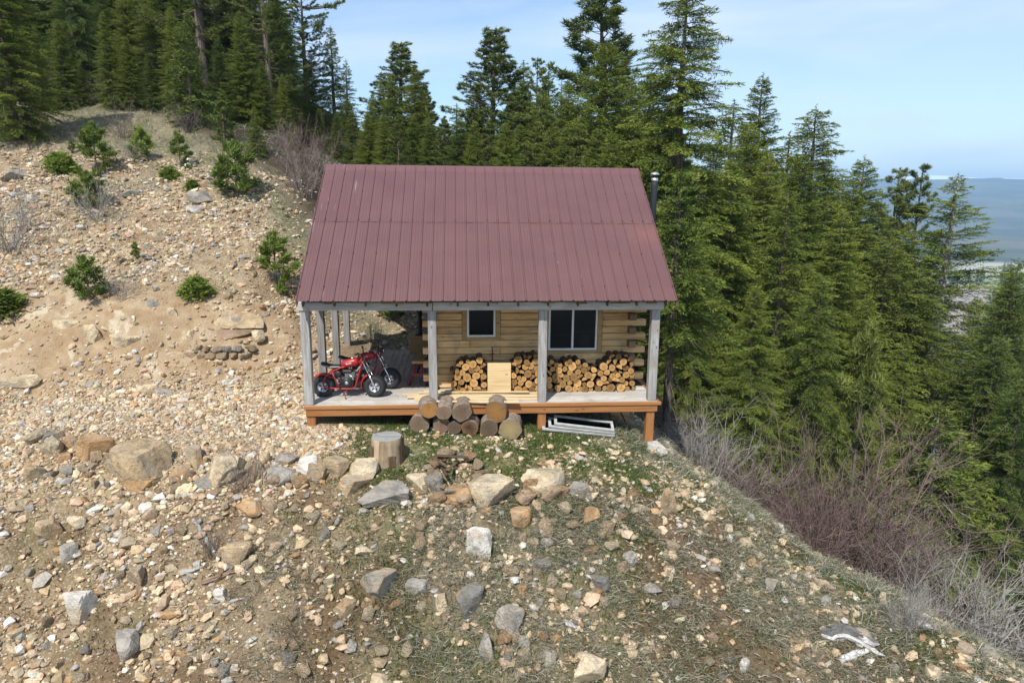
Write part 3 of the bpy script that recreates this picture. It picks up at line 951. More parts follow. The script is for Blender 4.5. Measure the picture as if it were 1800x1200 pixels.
def protos(kind, r, dens):
    key = (kind, dens)
    if key not in PROT:
        f = fir_frond if kind == 'fir' else pine_branch
        PROT[key] = [(L, [f(L, r, dens) for _ in range(3)]) for L in (.35, .7, 1.2, 1.9, 2.8, 3.8, 5.0)]
    return PROT[key]
def rotm(az, el, roll):
    ca, sa, ce, se, cr, sr = math.cos(az), math.sin(az), math.cos(el), math.sin(el), math.cos(roll), math.sin(roll)
    Rz = np.array([[ca,-sa,0],[sa,ca,0],[0,0,1]]); Ry = np.array([[ce,0,-se],[0,1,0],[se,0,ce]]); Rx = np.array([[1,0,0],[0,cr,-sr],[0,sr,cr]])
    return Rz@Ry@Rx
def conifer(name, kind, Ht, Rad, crown0, seed, mat, bark=None, dens=1., trunk_r=None, step=.42, per=6, el_top=.55, el_bot=-.28, shape=.8, irr=.25, bulge=.0, dead=0, missing=.06, lean=.015):
    """returns (trunk mesh, crown mesh): trunk with its limbs, crown of needle sprays"""
    r = np.random.default_rng(seed)
    pr = protos(kind, r, dens)
    tr = trunk_r or Ht*.0125+.03
    VV, TT = [], []
    tb = MB()
    ks = 9
    bend = np.cumsum(r.normal(0, lean, (ks, 2)), 0)*Ht/ks
    cx = lambda z: np.array([np.interp(z/Ht*(ks-1), range(ks), bend[:, 0]), np.interp(z/Ht*(ks-1), range(ks), bend[:, 1]), z])
    zs = np.linspace(-.6, Ht*.985, 14)
    tb.tube([cx(max(z, 0))*np.array([1,1,0])+np.array([0,0,z]) for z in zs], [max(.008, tr*(1.18 if z < .1 else 1)*(1-max(z, 0)/Ht)**.85+.006) for z in zs], 8, 0)
    z = crown0*Ht
    while z < Ht*.985:
        t = (z-crown0*Ht)/(Ht*(1-crown0))
        st = step*(1-.55*t)
        n = max(3, int(round(per*(1-.35*t)+r.normal(0, .8))))
        a0 = r.uniform(0, 6.28)
        for k in range(n):
            if r.random() < missing: continue
            az = a0+6.283*k/n+r.normal(0, .28)
            prof = (1-t)**shape*(1 if t > .12 else .72+.28*t/.12)*(1+bulge*math.sin(az*2+seed))
            L = Rad*prof*r.uniform(1-irr, 1+irr*.6)+.10
            el = el_bot+(el_top-el_bot)*t**1.1+r.normal(0, .19)
            zz = z+r.uniform(-.9, .9)*st
            i = int(np.argmin([abs(math.log(L/q[0])) for q in pr]))
            L0, vs = pr[i]
            V, T, ax = vs[int(r.integers(0, 3))]
            sc = L/L0
            M = rotm(az, el, r.normal(0, .55))
            o = cx(zz)
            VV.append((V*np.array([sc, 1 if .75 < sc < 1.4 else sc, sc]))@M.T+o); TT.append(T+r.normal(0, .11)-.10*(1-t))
            axp = (ax*sc)@M.T+o
            if L > .5:
                w = .010+.010*L
                tb.tube([axp[0], axp[1], axp[2], axp[3]], [w, w*.75, w*.5, w*.25], 3, 0, caps=False)
        z += st
    # leader
    m = 60 if kind == 'fir' else 90
    zt = r.uniform(Ht*.95, Ht*1.005, m)
    P = np.array([cx(min(q, Ht*.99)) for q in zt]); P[:, 2] = zt
    VV.append(blades(P, unit(r.normal(size=(m, 3))+np.array([0,0,.7])), r.uniform(.08, .16, m)*(1 if kind == 'fir' else 1.3), np.full(m, .035), r)); TT.append(np.full(m, .5))
    for k in range(dead):          # bare dead limbs below the crown
        zz = r.uniform(.3, crown0*Ht+1.5); az = r.uniform(0, 6.28); L = r.uniform(.6, 2.)
        p = cx(zz); d = np.array([math.cos(az), math.sin(az), r.uniform(-.5, .1)])
        q = p+d*L*.55; e = p+d*L+np.array([0,0,-.25*L])
        tb.tube([p, q, e], [.018, .012, .004], 3, 0, caps=False)
        for j in range(4):
            f = r.uniform(.3, .95); b = p+d*L*f; tb.tube([b, b+(d*.3+r.normal(size=3)*.35)*L*.4], [.008, .002], 3, 0, caps=False)
    V = np.concatenate(VV); T = np.clip(np.concatenate(TT), 0, 1)
    n = len(V)
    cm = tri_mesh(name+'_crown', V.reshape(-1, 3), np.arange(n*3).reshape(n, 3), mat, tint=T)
    return (tb.mesh(name+'_trunk', [bark or M_BARK]), cm, Ht, Rad)

FA = conifer('fir', 'fir', 25, 5.2, .04, 11, M_FIR, dens=.72, shape=.70, per=9, step=.46, irr=.42, missing=.08, bulge=.08, dead=14)
FB = conifer('fir', 'fir', 26, 4.5, .06, 12, M_FIR, dens=.72, shape=.76, irr=.45, per=9, step=.47, missing=.09, bulge=.08, dead=14)
FI = conifer('fir', 'fir', 24, 4.4, .06, 18, M_FIR, dens=.72, shape=.64, irr=.5, per=8, step=.5, missing=.14, bulge=.12, dead=20, el_bot=-.4, el_top=.35)
FC = conifer('fir', 'fir', 24, 3.9, .12, 13, M_FIR, dens=.9, irr=.5, step=.36, per=7, shape=.62, missing=.16, el_top=.15, trunk_r=.36, dead=26)
FD = conifer('fir', 'fir', 24, 5.2, .05, 14, M_FIR, bark=M_BARKL, dens=.75, irr=.45, step=.55, missing=.14, el_bot=-.15, dead=10)
FE = conifer('fir', 'fir', 16, 2.1, .05, 15, M_DKFIR, dens=.8, shape=.8, irr=.3)
FF = conifer('fir', 'fir', 26, 4.9, .08, 16, M_DKFIR, dens=.7, irr=.45, shape=.7, per=8, step=.5, missing=.08, dead=18)
FG = conifer('fir', 'fir', 9, 2.5, .04, 17, M_FIR, dens=.9, step=.30, irr=.35, bark=M_BARKL, per=7)
FS = conifer('fir', 'fir', 12, 2.6, .36, 27, M_FIR, dens=.85, step=.4, irr=.45, per=7, dead=70, trunk_r=.2)
FH = conifer('fir', 'fir', 5.0, 1.5, .04, 19, M_DKFIR, dens=1.0, step=.28, irr=.35)
PA = conifer('pine', 'pine', 17, 2.9, .08, 21, M_PINE, dens=1., step=.55, per=6, el_top=.75, el_bot=-.05, shape=.62, irr=.4, missing=.12)
PB = conifer('pine', 'pine', 15, 3.0, .06, 22, M_PINE, dens=1., step=.5, per=6, el_top=.8, el_bot=.0, shape=.75, irr=.35)
PC = conifer('pine', 'pine', 25, 3.9, .22, 23, M_PINE, dens=.85, step=.7, per=6, el_top=.5, el_bot=-.25, shape=.45, irr=.45, trunk_r=.42, missing=.10)
PD = conifer('pine', 'pine', 19, 2.3, .25, 24, M_PINE, dens=1., step=.6, per=5, el_top=.7, el_bot=-.1, shape=.6, irr=.5, missing=.2)
PE = conifer('pine', 'pine', 4.2, 1.2, .06, 25, M_PINE, dens=1.2, step=.36, per=5, el_top=.9, el_bot=.2, shape=.75)
SA = conifer('sapling', 'pine', 1.7, .55, .05, 31, M_SAPL, dens=1.25, step=.30, per=4, el_top=1.1, el_bot=.3, shape=.6, trunk_r=.025)
SB = conifer('sapling', 'pine', 1.3, .58, .03, 32, M_SAPL, dens=1.25, step=.27, per=4, el_top=1.1, el_bot=.35, shape=.45, trunk_r=.022)
SC = conifer('sapling', 'fir', .6, .36, .02, 33, M_SAPL, dens=1.6, step=.07, per=7, el_top=.9, el_bot=.2, shape=.5, trunk_r=.015)

def plant_tree(v, px, py, Y, label, name='fir_tree', cat='tree', group='conifers of the forest round the cabin', wid=1., rot=None, base=None):
    """a tree whose tip is seen at photo pixel (px, py), standing at depth Y"""
    tm, cm, Ht, Rad = v
    P = at(px, py, Y=Y)
    gz_ = h1(P[0], P[1])-.1
    hgt = max(P[2]-gz_, .4)
    s = hgt/Ht
    e = empty(name, (P[0], P[1], gz_), (0, 0, rng.uniform(0, 6.28) if rot is None else rot))
    tag(e, label, cat, group)
    ws = s*wid*(1.42 if px > 560 else 1.25)
    e.scale = (ws, ws, s)
    link('trunk', tm, e); link('crown', cm, e)
    return e
def base_tree(v, px, pyb, pyt, label, name='fir_tree', cat='tree', group='conifers of the forest round the cabin', wid=1., Y=None):
    """a tree whose foot is seen on the ground at (px, pyb) and its tip at height pyt"""
    tm, cm, Ht, Rad = v
    P = hit(px, pyb) if Y is None else at(px, pyb, Y=Y)
    dep = (P-CAM)@FWD
    hgt = (pyb-pyt)/FPX*dep*1.02
    e = empty(name, (P[0], P[1], h1(P[0], P[1])-.05), (0, 0, rng.uniform(0, 6.28)))
    s = hgt/Ht
    tag(e, label, cat, group)
    e.scale = (s*wid, s*wid, s)
    link('trunk', tm, e); link('crown', cm, e)
    return e

F_, P_ = 'fir_tree', 'pine_tree'
# skyline behind the roof, left to right
for v, px, py, Y, nm, lab, w in [
    (FE, 580, 48, 34, F_, 'slim dark spire of a fir at the right edge of the tall hill trees', 1.),
    (FE, 606, 105, 38, F_, 'small pointed fir just right of the slim dark spire', 1.),
    (FB, 560, 190, 24, F_, 'bushy fir below the slim spire where the hillside meets the roof', 1.),
    (FB, 612, 172, 26, F_, 'broad mid green fir right above the roof’s upper left corner', 1.),
    (PA, 702, 74, 30, P_, 'open pointed pine, tallest above the left half of the roof', 1.5),
    (PB, 745, 150, 32, P_, 'pine shoulder leaning on the right of the open pointed pine', .9),
    (FB, 655, 160, 36, F_, 'dim fir tip in the dip left of the open pointed pine', .8),
    (PA, 672, 205, 25, P_, 'rounded green pine low above the roof below the pointed pine', 1.2),
    (FE, 800, 183, 40, F_, 'small dark fir tip in the lowest dip of the skyline', 1.3),
    (PB, 775, 222, 27, P_, 'low bushy pine below the lowest dip of the skyline', 1.2),
    (PA, 868, 49, 28, P_, 'ponderosa pine with tufted whorls and a side leader above the roof’s middle', 1.35),
    (PB, 830, 240, 24, P_, 'yellowish low pine touching the ridge left of the tufted ponderosa', 1.1),
    (FE, 924, 108, 38, F_, 'thin fir tip, first of the three right of the tufted ponderosa', 1.2),
    (PD, 947, 103, 36, P_, 'thin pine tip, middle one of the three right of the tufted ponderosa', .9),
    (FE, 966, 118, 40, F_, 'thin fir tip, last of the three right of the tufted ponderosa', 1.1),
    (FE, 987, 145, 41, F_, 'tiny dark tip in the notch left of the big round topped pine', 1.),
    (PB, 905, 165, 26, P_, 'full green pine filling the space under the three thin tips', 1.25),
    (PB, 960, 200, 24, P_, 'warm green pine close above the ridge under the notch', 1.2),
    (PA, 1070, -18, 33, P_, 'big round topped pine with blue green tufts left of the ragged fir', 1.35),
    (FA, 1066, 72, 22, F_, 'bright green fir standing in front of the big round topped pine', 1.15),
    (FA, 1010, 215, 20, F_, 'short full fir above the ridge left of the bright green fir', 1.),
    (FC, 1212, -45, 17.5, F_, 'giant ragged old fir with jutting limbs behind the stove pipe', 1.0),
    (PB, 1135, 205, 24, P_, 'dark pine in the gap between the bright fir and the ragged giant', 1.1),
    (FE, 1292, 178, 32, F_, 'small tip between the ragged giant and the next slender fir', 1.2),
    (FB, 1345, 130, 27, F_, 'slender fir with a bare candle top right of the ragged giant', .95),
    (FI, 1440, 188, 25, F_, 'full fir with a forked blunt top midway down the right hand skyline', 1.1),
    (FE, 1390, 235, 30, F_, 'dim fir tip sunk between the candle topped and the blunt topped fir', 1.4),
    (FA, 1290, 285, 17, F_, 'wide sunlit fir beside the stove pipe and right eave', .95),
    (FI, 1385, 330, 16, F_, 'broad sunlit fir in front below the candle topped fir', .9),
    (FB, 1516, 276, 27, F_, 'fir whose top just breaks the mountain line on the left', 1.15),
    (FB, 1480, 370, 19, F_, 'bushy fir in front of the trees left of the pair of thin tips', 1.2),
    (PD, 1582, 298, 33, P_, 'left of the pair of thin pines against the blue mountain', .85),
    (PD, 1619, 292, 33, P_, 'right of the pair of thin pines against the blue mountain', .8),
    (FD, 1682, 306, 24, F_, 'spreading fir with pale bare trunk standing out against the valley', 1.35),
    (FI, 1560, 415, 22, F_, 'green fir below the pair of thin pines', 1.15),
    (FI, 1625, 470, 21, F_, 'dark fir close left of the spreading pale trunked fir', 1.),
    (FF, 1776, 470, 34, F_, 'dark fir tip before the pale valley fields', .8),
    (FF, 1800, 455, 27, F_, 'dark fir cut by the right edge below the fields', .9),
    (FF, 1745, 560, 26, F_, 'dark fir in the shade right of the pale trunked fir', .9),
    (FF, 1790, 600, 20, F_, 'near dark fir at the right edge above the grey shrubs', .9),
    (PB, 1785, 690, 16, P_, 'bluish bushy pine low at the right edge', 1.1),
    (FG, 1660, 712, 12.5, F_, 'bright young fir on the slope behind the big grey shrub', 1.25),
    (FH, 1737, 725, 15, F_, 'small dim young fir right of the bright young fir', 1.),
    (FI, 1440, 480, 13.5, F_, 'low spreading fir boughs above the red twigged thicket', .9),
    (FA, 1330, 500, 12, F_, 'low fir boughs sweeping over the dark hollow right of the porch', .85),
    (FA, 1230, 420, 14, F_, 'shaded fir right behind the corner of the porch', .8),
    (FI, 1590, 600, 18, F_, 'shadowy fir behind the tufted pine sapling', 1.),
    (FF, 1690, 640, 19, F_, 'shadowy fir under the spreading pale trunked fir', 1.),
    (FS, 1200, 300, 5.5, F_, 'fir with a bare grey trunk and drooping dead limbs just right of the porch', .8),
    (FB, 728, 118, 27, F_, 'dense fir just right of the open pointed pine', 1.1),
    (FI, 676, 140, 29, F_, 'dense fir just left of the open pointed pine', 1.1),
    (FA, 838, 150, 30, F_, 'dense fir just left of the tufted ponderosa', 1.1),
    (FF, 1795, 478, 17, F_, 'tall near dark fir on the right edge below the fields', .9),
    (FF, 1752, 585, 15, F_, 'near dark fir left of the one on the right edge', .9),
    (FF, 1800, 660, 12.5, F_, 'nearest dark fir in the lower right corner', 1.),
    (FB, 1530, 520, 17, F_, 'sunny fir flank above the tufted pine sapling', 1.),
    (PE, 1532, 585, 10.5, 'pine_sapling', 'tall thin pine sapling with a bottle brush tip over the red thicket', .42),
  ]:
    plant_tree(v, px, py, Y, lab, nm, 'tree', wid=w)

# forest on the hilltop at the left, in front to back order
for v, px, pyb, pyt, nm, lab, w in [
    (PC, 222, 172, -560, P_, 'huge old pine with thick straight trunk on the hilltop', 1.),
    (FF, 145, 182, -190, F_, 'thin dark stemmed fir left of the huge old pine', .8),
    (FA, 30, 246, -120, F_, 'sunny fir at the left edge with boughs down to the grass', 1.25),
    (FH, 338, 222, 55, F_, 'dark young fir at the crest right of the huge old pine', 1.),
    (PE, 395, 246, 165, 'pine_sapling', 'young light pine at the foot of the crest', 1.1),
    (FG, 452, 275, 190, 'fir_sapling', 'young bright fir at the crest near the roof corner', 1.),
  ]:
    base_tree(v, px, pyb, pyt, lab, nm, 'tree', wid=w)
for v, px, py, Y, nm, lab, w in [
    (PC, 318, -420, 25, P_, 'tall pine with pale patched stem, second right of the huge old pine', .85),
    (PC, 372, -330, 27, P_, 'tall pine with forked limbs beside the pale patched one', .9),
    (PC, 455, -160, 23, P_, 'leaning tall pine whose boughs hang over the crest', .95),
    (PC, 525, -60, 27, P_, 'outermost tall pine with one long limb reaching into the sky', .9),
    (FI, 95, -200, 30, F_, 'dark fir filling the gap left of the thin stemmed fir', 1.1),
    (FB, 180, -170, 32, F_, 'dark fir between the thin stem and the huge old pine', 1.1),
    (FA, 270, -150, 30, F_, 'dark fir close right behind the huge old pine', 1.1),
    (FI, 345, -90, 33, F_, 'dark fir behind the tall pines in the middle of the hill', 1.1),
    (FB, 420, -60, 33, F_, 'dark fir behind the leaning tall pine', 1.1),
    (FI, 490, 10, 33, F_, 'dark fir behind the outermost tall pine', 1.),
    (FB, 545, 85, 33, F_, 'dark fir at the right end of the hill forest below the long limb', 1.),
    (FA, -20, -160, 24, F_, 'fir cut by the left edge of the view above the sunny fir', 1.),
    (FB, 60, -130, 26, F_, 'tall fir rising behind the sunny fir at the left edge', 1.),
    (FF, 10, -260, 36, F_, 'darkest tall fir at the upper left corner', 1.2),
    (FF, 230, -230, 38, F_, 'shaded fir directly behind the huge old pine', 1.2),
    (FF, 130, -230, 40, F_, 'shaded fir behind the thin stemmed fir', 1.2),
    (FF, 310, -200, 40, F_, 'shaded fir far behind the pale patched pine', 1.2),
    (FF, 400, -130, 42, F_, 'shaded fir far behind the forked pine', 1.2),
    (FF, 470, -60, 42, F_, 'shaded fir far behind the leaning pine', 1.2),
    (FH, 300, 120, 22, F_, 'dark bush like fir low at the crest under the tall pines', 1.1),
    (FH, 365, 150, 20, F_, 'second dark bush like fir low at the crest', 1.2),
    (FB, 420, 90, 19, F_, 'fir with heavy green boughs low right of the crest', 1.1),
    (FB, 495, 130, 19, F_, 'fir below the outermost tall pine with boughs to the crest', 1.1),
    (PE, 520, 225, 16, 'pine_sapling', 'light young pine above the grey thicket at the roof corner', 1.),
  ]:
    plant_tree(v, px, py, Y, lab, nm, 'tree', wid=w)
# the long limb that reaches out of the outermost tall pine into the sky
_r = np.random.default_rng(404)
_V, _T, _ax = pine_branch(3.0, _r, 1.1, .5, .2)
_e = [o for o in C.objects if o.get('label', '').startswith('outermost tall pine')][0]
_p = at(528, 12, Y=27.); _pm = FPX/float((_p-CAM)@FWD)
_M = rotm(-YAW-.1, -.06, 0.)
_V = _V@_M.T*(78/_pm/3.0); _ax = _ax@_M.T*(78/_pm/3.0)
n_ = len(_V)
o = link('limb_needles', tri_mesh('limb_needles', _V.reshape(-1, 3), np.arange(n_*3).reshape(n_, 3), M_PINE, tint=np.clip(_T, 0, 1)), _e, tuple(_p))
o.matrix_parent_inverse = _e.matrix_basis.inverted()
mb = MB(); mb.tube([_ax[0]-_ax[1], _ax[0], _ax[1], _ax[2], _ax[3]], [.07, .06, .05, .03, .012], 6, 0)
o = mb.build('limb', [M_BARK], _e, tuple(_p)); o.matrix_parent_inverse = _e.matrix_basis.inverted()
# deeper rows that close the forest behind the roof and down the right hand slope
fill = [(x_, 205+int(40*math.sin(x_*.7)), 17+(x_ % 7), (FB, PB, FA)[i_ % 3]) for i_, x_ in enumerate(range(592, 1200, 27))] + [(x_, 165+int(38*math.sin(x_*1.3)), 25+(x_ % 8), (PB, FI, FB)[i_ % 3]) for i_, x_ in enumerate([600, 648, 690, 735, 838, 890, 918, 952, 1000, 1030, 1105, 1140, 1180])] + [(x_, 60+int(50*math.sin(x_)), 19+(x_ % 5), (FB, FA, FF)[i_ % 3]) for i_, x_ in enumerate(range(60, 500, 40))] + [(x_, -60+int(50*math.sin(x_)), 25+(x_ % 5), (FA, FF)[i_ % 2]) for i_, x_ in enumerate(range(40, 520, 44))] + [(1215,330,18,FB),(1265,250,21,FB),(1320,215,22,FA),(1350,270,20,FB),(1410,270,22,FA),(1455,290,24,FB),(1500,330,25,FA),(1545,350,26,FB),(1590,400,27,FB),(1640,420,30,FB)] + [(590,250,22,FA),(640,260,30,PB),(710,230,38,FA),(760,270,34,FB),(820,265,36,FA),(880,235,34,PA),(930,250,30,PB),(985,255,32,FA),(1040,230,28,PB),
        (1100,180,28,FB),(1150,260,30,FA),(1170,330,26,FF),(1240,300,25,FF),(1260,380,20,FA),(1320,300,32,FF),(1370,300,24,FB),(1410,350,34,FF),(1470,320,34,FF),
        (1330,430,24,FF),(1400,450,24,FF),(1460,470,28,FF),(1500,430,33,FF),(1540,470,36,FF),(1600,430,40,FF),(1650,540,34,FF),(1720,520,40,FF),(1190,480,17,FF),
        (1250,520,19,FF),(1300,540,22,FF),(1370,560,19,FF),(1430,590,20,FF),(1500,610,24,FF),(1560,660,24,FF),(1620,680,26,FF),(1700,700,28,FF),(1760,740,26,FF),(1800,800,22,FF),(1740,850,18,FF),(1810,930,14,FF)]
for k_, (px, py, Y, v) in enumerate(fill):
    if v is FF and k_ % 3 != 2: v = (FI, FB)[k_ % 2]
    plant_tree(v, px, py, Y, 'dark conifer of the close forest rows, mostly hidden behind nearer trees', F_ if v in (FA, FB, FF, FI) else P_, group='half hidden trees of the back rows')
# conifers out in the valley
for k in range(26):
    d = random.uniform(1250, 1420); a_ = R(random.uniform(33.5, 45))
    x, y = 3+d*math.sin(a_), -12+d*math.cos(a_)
    e = empty('valley_conifer', (x, y, -122), (0, 0, random.random()*6)); hh = random.uniform(17, 34)
    tag(e, 'hazy blue green conifer down in the pale valley', 'tree', 'conifers in the valley')
    e.scale = (hh/18*1.6, hh/18*1.6, hh/18)
    link('trunk', FE[0], e); link('crown', FE[1], e)

# saplings on the rubble slope
for v, px, pyb, pyt, lab, w in [
    (SA, 172, 308, 228, 'largest young pine high on the rubble slope', 1.25),
    (SC, 108, 303, 275, 'round little fir bush left of the largest young pine', 1.3),
    (SB, 250, 279, 233, 'twin topped young pine right of the largest one', 1.),
    (SA, 318, 295, 238, 'slim young pine at the top middle of the rubble slope', 1.),
    (SA, 128, 270, 247, 'tiny pine sapling above the round fir bush', 1.),
    (SC, 298, 316, 297, 'little green fir tuft below the slim young pine', 1.3),
    (SC, 339, 333, 318, 'smaller dark fir tuft right of the little green one', 1.2),
    (SB, 418, 347, 268, 'dense young pine left of the roof’s top corner', 1.15),
    (SB, 160, 366, 313, 'young pine in the middle of the slope with dry brush under it', 1.4),
    (SA, 487, 507, 417, 'dense young pine close to the left edge of the roof', 1.25),
    (SB, 158, 528, 462, 'young pine at the top of the dirt bank', 1.15),
    (SA, 240, 458, 426, 'thin pine sapling alone mid slope', .9),
    (SC, 346, 517, 490, 'small dark green shrub at the top of the bank', 1.3),
    (SC, 8, 545, 512, 'green fir sprig at the left edge on the bank', 1.6),
    (SB, 690, 557, 528, 'green bush seen through the side porch', 2.0),
  ]:
    base_tree(v, px, pyb, pyt, lab, 'fir_bush' if v is SC else 'pine_sapling', 'young tree', 'young trees on the rubble slope', wid=w)

# bare shrubs
def shrub(name, seed, mat, Hh, spread, stems, kids=5, thick=.011, leafy=0):
    r = np.random.default_rng(seed)
    mb = MB()
    def grow_(p, d, L, w, lev):
        q = [p]; dd = d.copy()
        for k in range(3):
            dd = unit(dd + r.normal(size=3)*.16 + np.array([0,0,.05])); q.append(q[-1]+dd*L/3)
        mb.tube(q, [w, w*.8, w*.55, w*.3], 3, 0, tint=r.random(), caps=False, smooth=False)
        if lev > 0:
            for k in range(kids if lev > 1 else kids-1):
                f = r.uniform(.25, 1.); i = min(int(f*3), 2); b = q[i]+(q[i+1]-q[i])*(f*3-i)
                grow_(b, unit(dd+r.normal(size=3)*.55), L*r.uniform(.35, .6), w*.5, lev-1)
    for k in range(stems):
        a = r.uniform(0, 6.28); s = r.uniform(.1, 1)*spread
        grow_(np.array([math.cos(a), math.sin(a), 0])*r.uniform(0, .16)*Hh, unit(np.array([math.cos(a)*s, math.sin(a)*s, 1.])), Hh*r.uniform(.55, 1.), thick*r.uniform(.6, 1.2), 2)
    return mb.mesh(name, [mat])
SH = {'red': [shrub('twig_shrub', 61, M_TWIGR, 2.4, .65, 28, 7, .012), shrub('twig_shrub', 62, M_TWIGR, 2.0, .75, 28, 7, .011)],
      'grey': [shrub('twig_shrub', 63, M_TWIGG, 1.5, .95, 28, 6, .012), shrub('twig_shrub', 64, M_TWIGG, 1.2, 1.0, 28, 6, .011)],
      'brown': [shrub('twig_shrub', 65, M_TWIG, 1.3, 1.0, 18, 6, .015), shrub('twig_shrub', 66, M_TWIG, 1.0, 1.1, 18, 5, .013)],
      'small': [shrub('twig_shrub', 67, M_TWIG, .75, .6, 26, 4, .006), shrub('twig_shrub', 68, M_TWIGG, .8, 1.0, 26, 5, .006)]}
def place_shrub(kind, i, px, py, scale, label, Y=None, lift=0.):
    P = hit(px, py) if Y is None else at(px, py, Y=Y)
    o = link('twig_shrub', SH[kind][i], None, (P[0], P[1], h1(P[0], P[1])-.06+lift), (0, 0, random.uniform(0, 6.28)), (scale, scale, scale))
    tag(o, label, 'shrub', 'bare twiggy shrubs')
for kd, i, px, py, s, lab, Y in [
    ('small', 0, 430, 858, 1.0, 'thin dry bush in front of the cream boulder in the rock line', None),
    ('red', 0, 1480, 925, 1.75, 'tall reddish bare thicket, the densest right of the slope', .8),
    ('red', 1, 1570, 940, 1.7, 'reddish bare shrub right half of the tall thicket', 1.2),
    ('red', 1, 1400, 890, 1.3, 'reddish bare shrub left flank of the tall thicket', 1.6),
    ('grey', 0, 1640, 1030, 1.4, 'grey bare shrub, left of the two above the lower right corner', -1.2),
    ('grey', 1, 1710, 1050, 1.9, 'grey bare shrub, right of the two above the lower right corner', -1.4),
    ('grey', 1, 1588, 1110, .62, 'low fan shaped grey shrub beside the driftwood root', None),
    ('brown', 0, 1290, 830, 1.3, 'brown twigs at the dark edge below the porch', 1.6),
    ('brown', 1, 1340, 850, 1.6, 'brown twigs right of those below the porch', 1.3),
    ('grey', 0, 1240, 770, 1.4, 'arching pale dead twigs by the tree trunk right of the porch', 2.6),
    ('grey', 1, 1190, 735, .9, 'pale dead twigs right behind the porch corner', 3.2),
    ('brown', 0, 1620, 900, 1.3, 'brown twigs between thicket and bright young fir', 3.),
    ('small', 0, 215, 246, 1.7, 'purplish bare bush on the grassy hilltop', None),
    ('small', 1, 170, 385, 1.3, 'dry brush under the middle young pine', None),
    ('small', 1, 20, 445, 2.2, 'dry grey brush at the left edge of the slope', None),
    ('small', 1, 232, 283, .8, 'small dry twigs below the twin topped young pine', None),
    ('small', 1, 215, 525, .9, 'dry twigs at the top of the bank right of the young pine', None),
    ('brown', 0, 535, 345, 1.3, 'purplish grey brush where the slope meets the roof', None),
    ('red', 1, 548, 320, .9, 'reddish brush above the roof’s upper left corner', 13.),
    ('brown', 1, 500, 262, 1.0, 'faint brush at the end of the crest', 15.),
    ('brown', 1, 330, 232, 1.0, 'low brush along the crest below the tall pines', None),
    ('grey', 0, 100, 178, 1.2, 'pale brush under the hilltop forest', None),
    ('grey', 1, 165, 172, 1.2, 'pale tan brush left of the huge pine’s foot', None),
    ('small', 1, 655, 600, .8, 'dry brush on the shaded bank behind the porch', None),
    ('red', 0, 1530, 905, 1.5, 'brown bare shrub in the middle of the tall thicket', 2.2),
    ('small', 0, 372, 975, .8, 'dead root tangle among the stones below the rock line', None),
  ]:
    place_shrub(kd, i, px, py, s, lab, Y)

# ------------------------------------------------------------------ stones
PAL = {'c': (.52,.425,.285), 't': (.41,.31,.19), 'o': (.42,.265,.135), 'g': (.315,.29,.25), 'w': (.54,.51,.45), 'b': (.25,.175,.115), 'd': (.18,.17,.15), 'p': (.50,.37,.245)}
PALN = {'c': 'cream', 't': 'tan', 'o': 'orange', 'g': 'grey', 'w': 'white', 'b': 'brown', 'd': 'dark', 'p': 'peach'}
def rock_mat(key):
    n = N(PALN[key]+'_rock')
    c = np.array(PAL[key])
    v = n.coord('Object', jitter=True)
    f = n.noise(v, 3.2, 7., .68, .4)
    col = n.ramp(f, [(.28, tuple(c*.38)), (.42, tuple(c*.8)), (.56, tuple(np.minimum(c*1.15, .8))), (.74, tuple(np.minimum(c*1.5, .82)))])
    w = n.noise(v, 1.7, 5., .6)
    other = PAL['g'] if key in 'cto' else PAL['t']
    col = n.mix(n.ramp(w, [(.52, (0,0,0)), (.66, (.75,.75,.75))]), col, other)
    rust = n.noise(n.coord('Object', (1, 1, 2.2), (4,1,2), jitter=True), 2.1, 5., .65)
    col = n.mix(n.ramp(rust, [(.56, (0,0,0)), (.7, (.7,.7,.7))]), col, (.36,.20,.085) if key != 'g' else (.22,.2,.17))
    lich = n.noise(n.coord('Object', (1, 1, 1), (7,3,1), jitter=True), 13., 4., .7)
    col = n.mix(n.ramp(lich, [(.60, (0,0,0)), (.70, (.7,.7,.7))]), col, (.13,.135,.10))
    crack = n.vor(n.coord('Object', (1, 1, 2.4), jitter=True), 2.6, 'Distance', 'DISTANCE_TO_EDGE')
    col = n.mix(n.ramp(crack, [(.004, (.35,.35,.35)), (.014, (0,0,0))]), col, tuple(c*.3))
    hgt = n.math('ADD', f, n.math('MULTIPLY', n.noise(v, 26., 4., .7), .25))
    n.bump(hgt, 1., .09)
    return n.done(col, .9, .2)
M_ROCK = {k: rock_mat(k) for k in PAL}

def ico(sub):
    t = (1+5**.5)/2
    V = [np.array(p, float) for p in [(-1,t,0),(1,t,0),(-1,-t,0),(1,-t,0),(0,-1,t),(0,1,t),(0,-1,-t),(0,1,-t),(t,0,-1),(t,0,1),(-t,0,-1),(-t,0,1)]]
    F = [(0,11,5),(0,5,1),(0,1,7),(0,7,10),(0,10,11),(1,5,9),(5,11,4),(11,10,2),(10,7,6),(7,1,8),(3,9,4),(3,4,2),(3,2,6),(3,6,8),(3,8,9),(4,9,5),(2,4,11),(6,2,10),(8,6,7),(9,8,1)]
    V = [p/np.linalg.norm(p) for p in V]
    for _ in range(sub):
        mid = {}; G = []
        def m(a, b):
            k = (min(a, b), max(a, b))
            if k not in mid:
                q = V[a]+V[b]; V.append(q/np.linalg.norm(q)); mid[k] = len(V)-1
            return mid[k]
        for a, b, c in F:
            x, y, z = m(a, b), m(b, c), m(c, a)
            G += [(a,x,z),(b,y,x),(c,z,y),(x,y,z)]
        F = G
    return np.array(V), np.array(F)
ICO = {k: ico(k) for k in (0, 1, 2, 3, 4)}
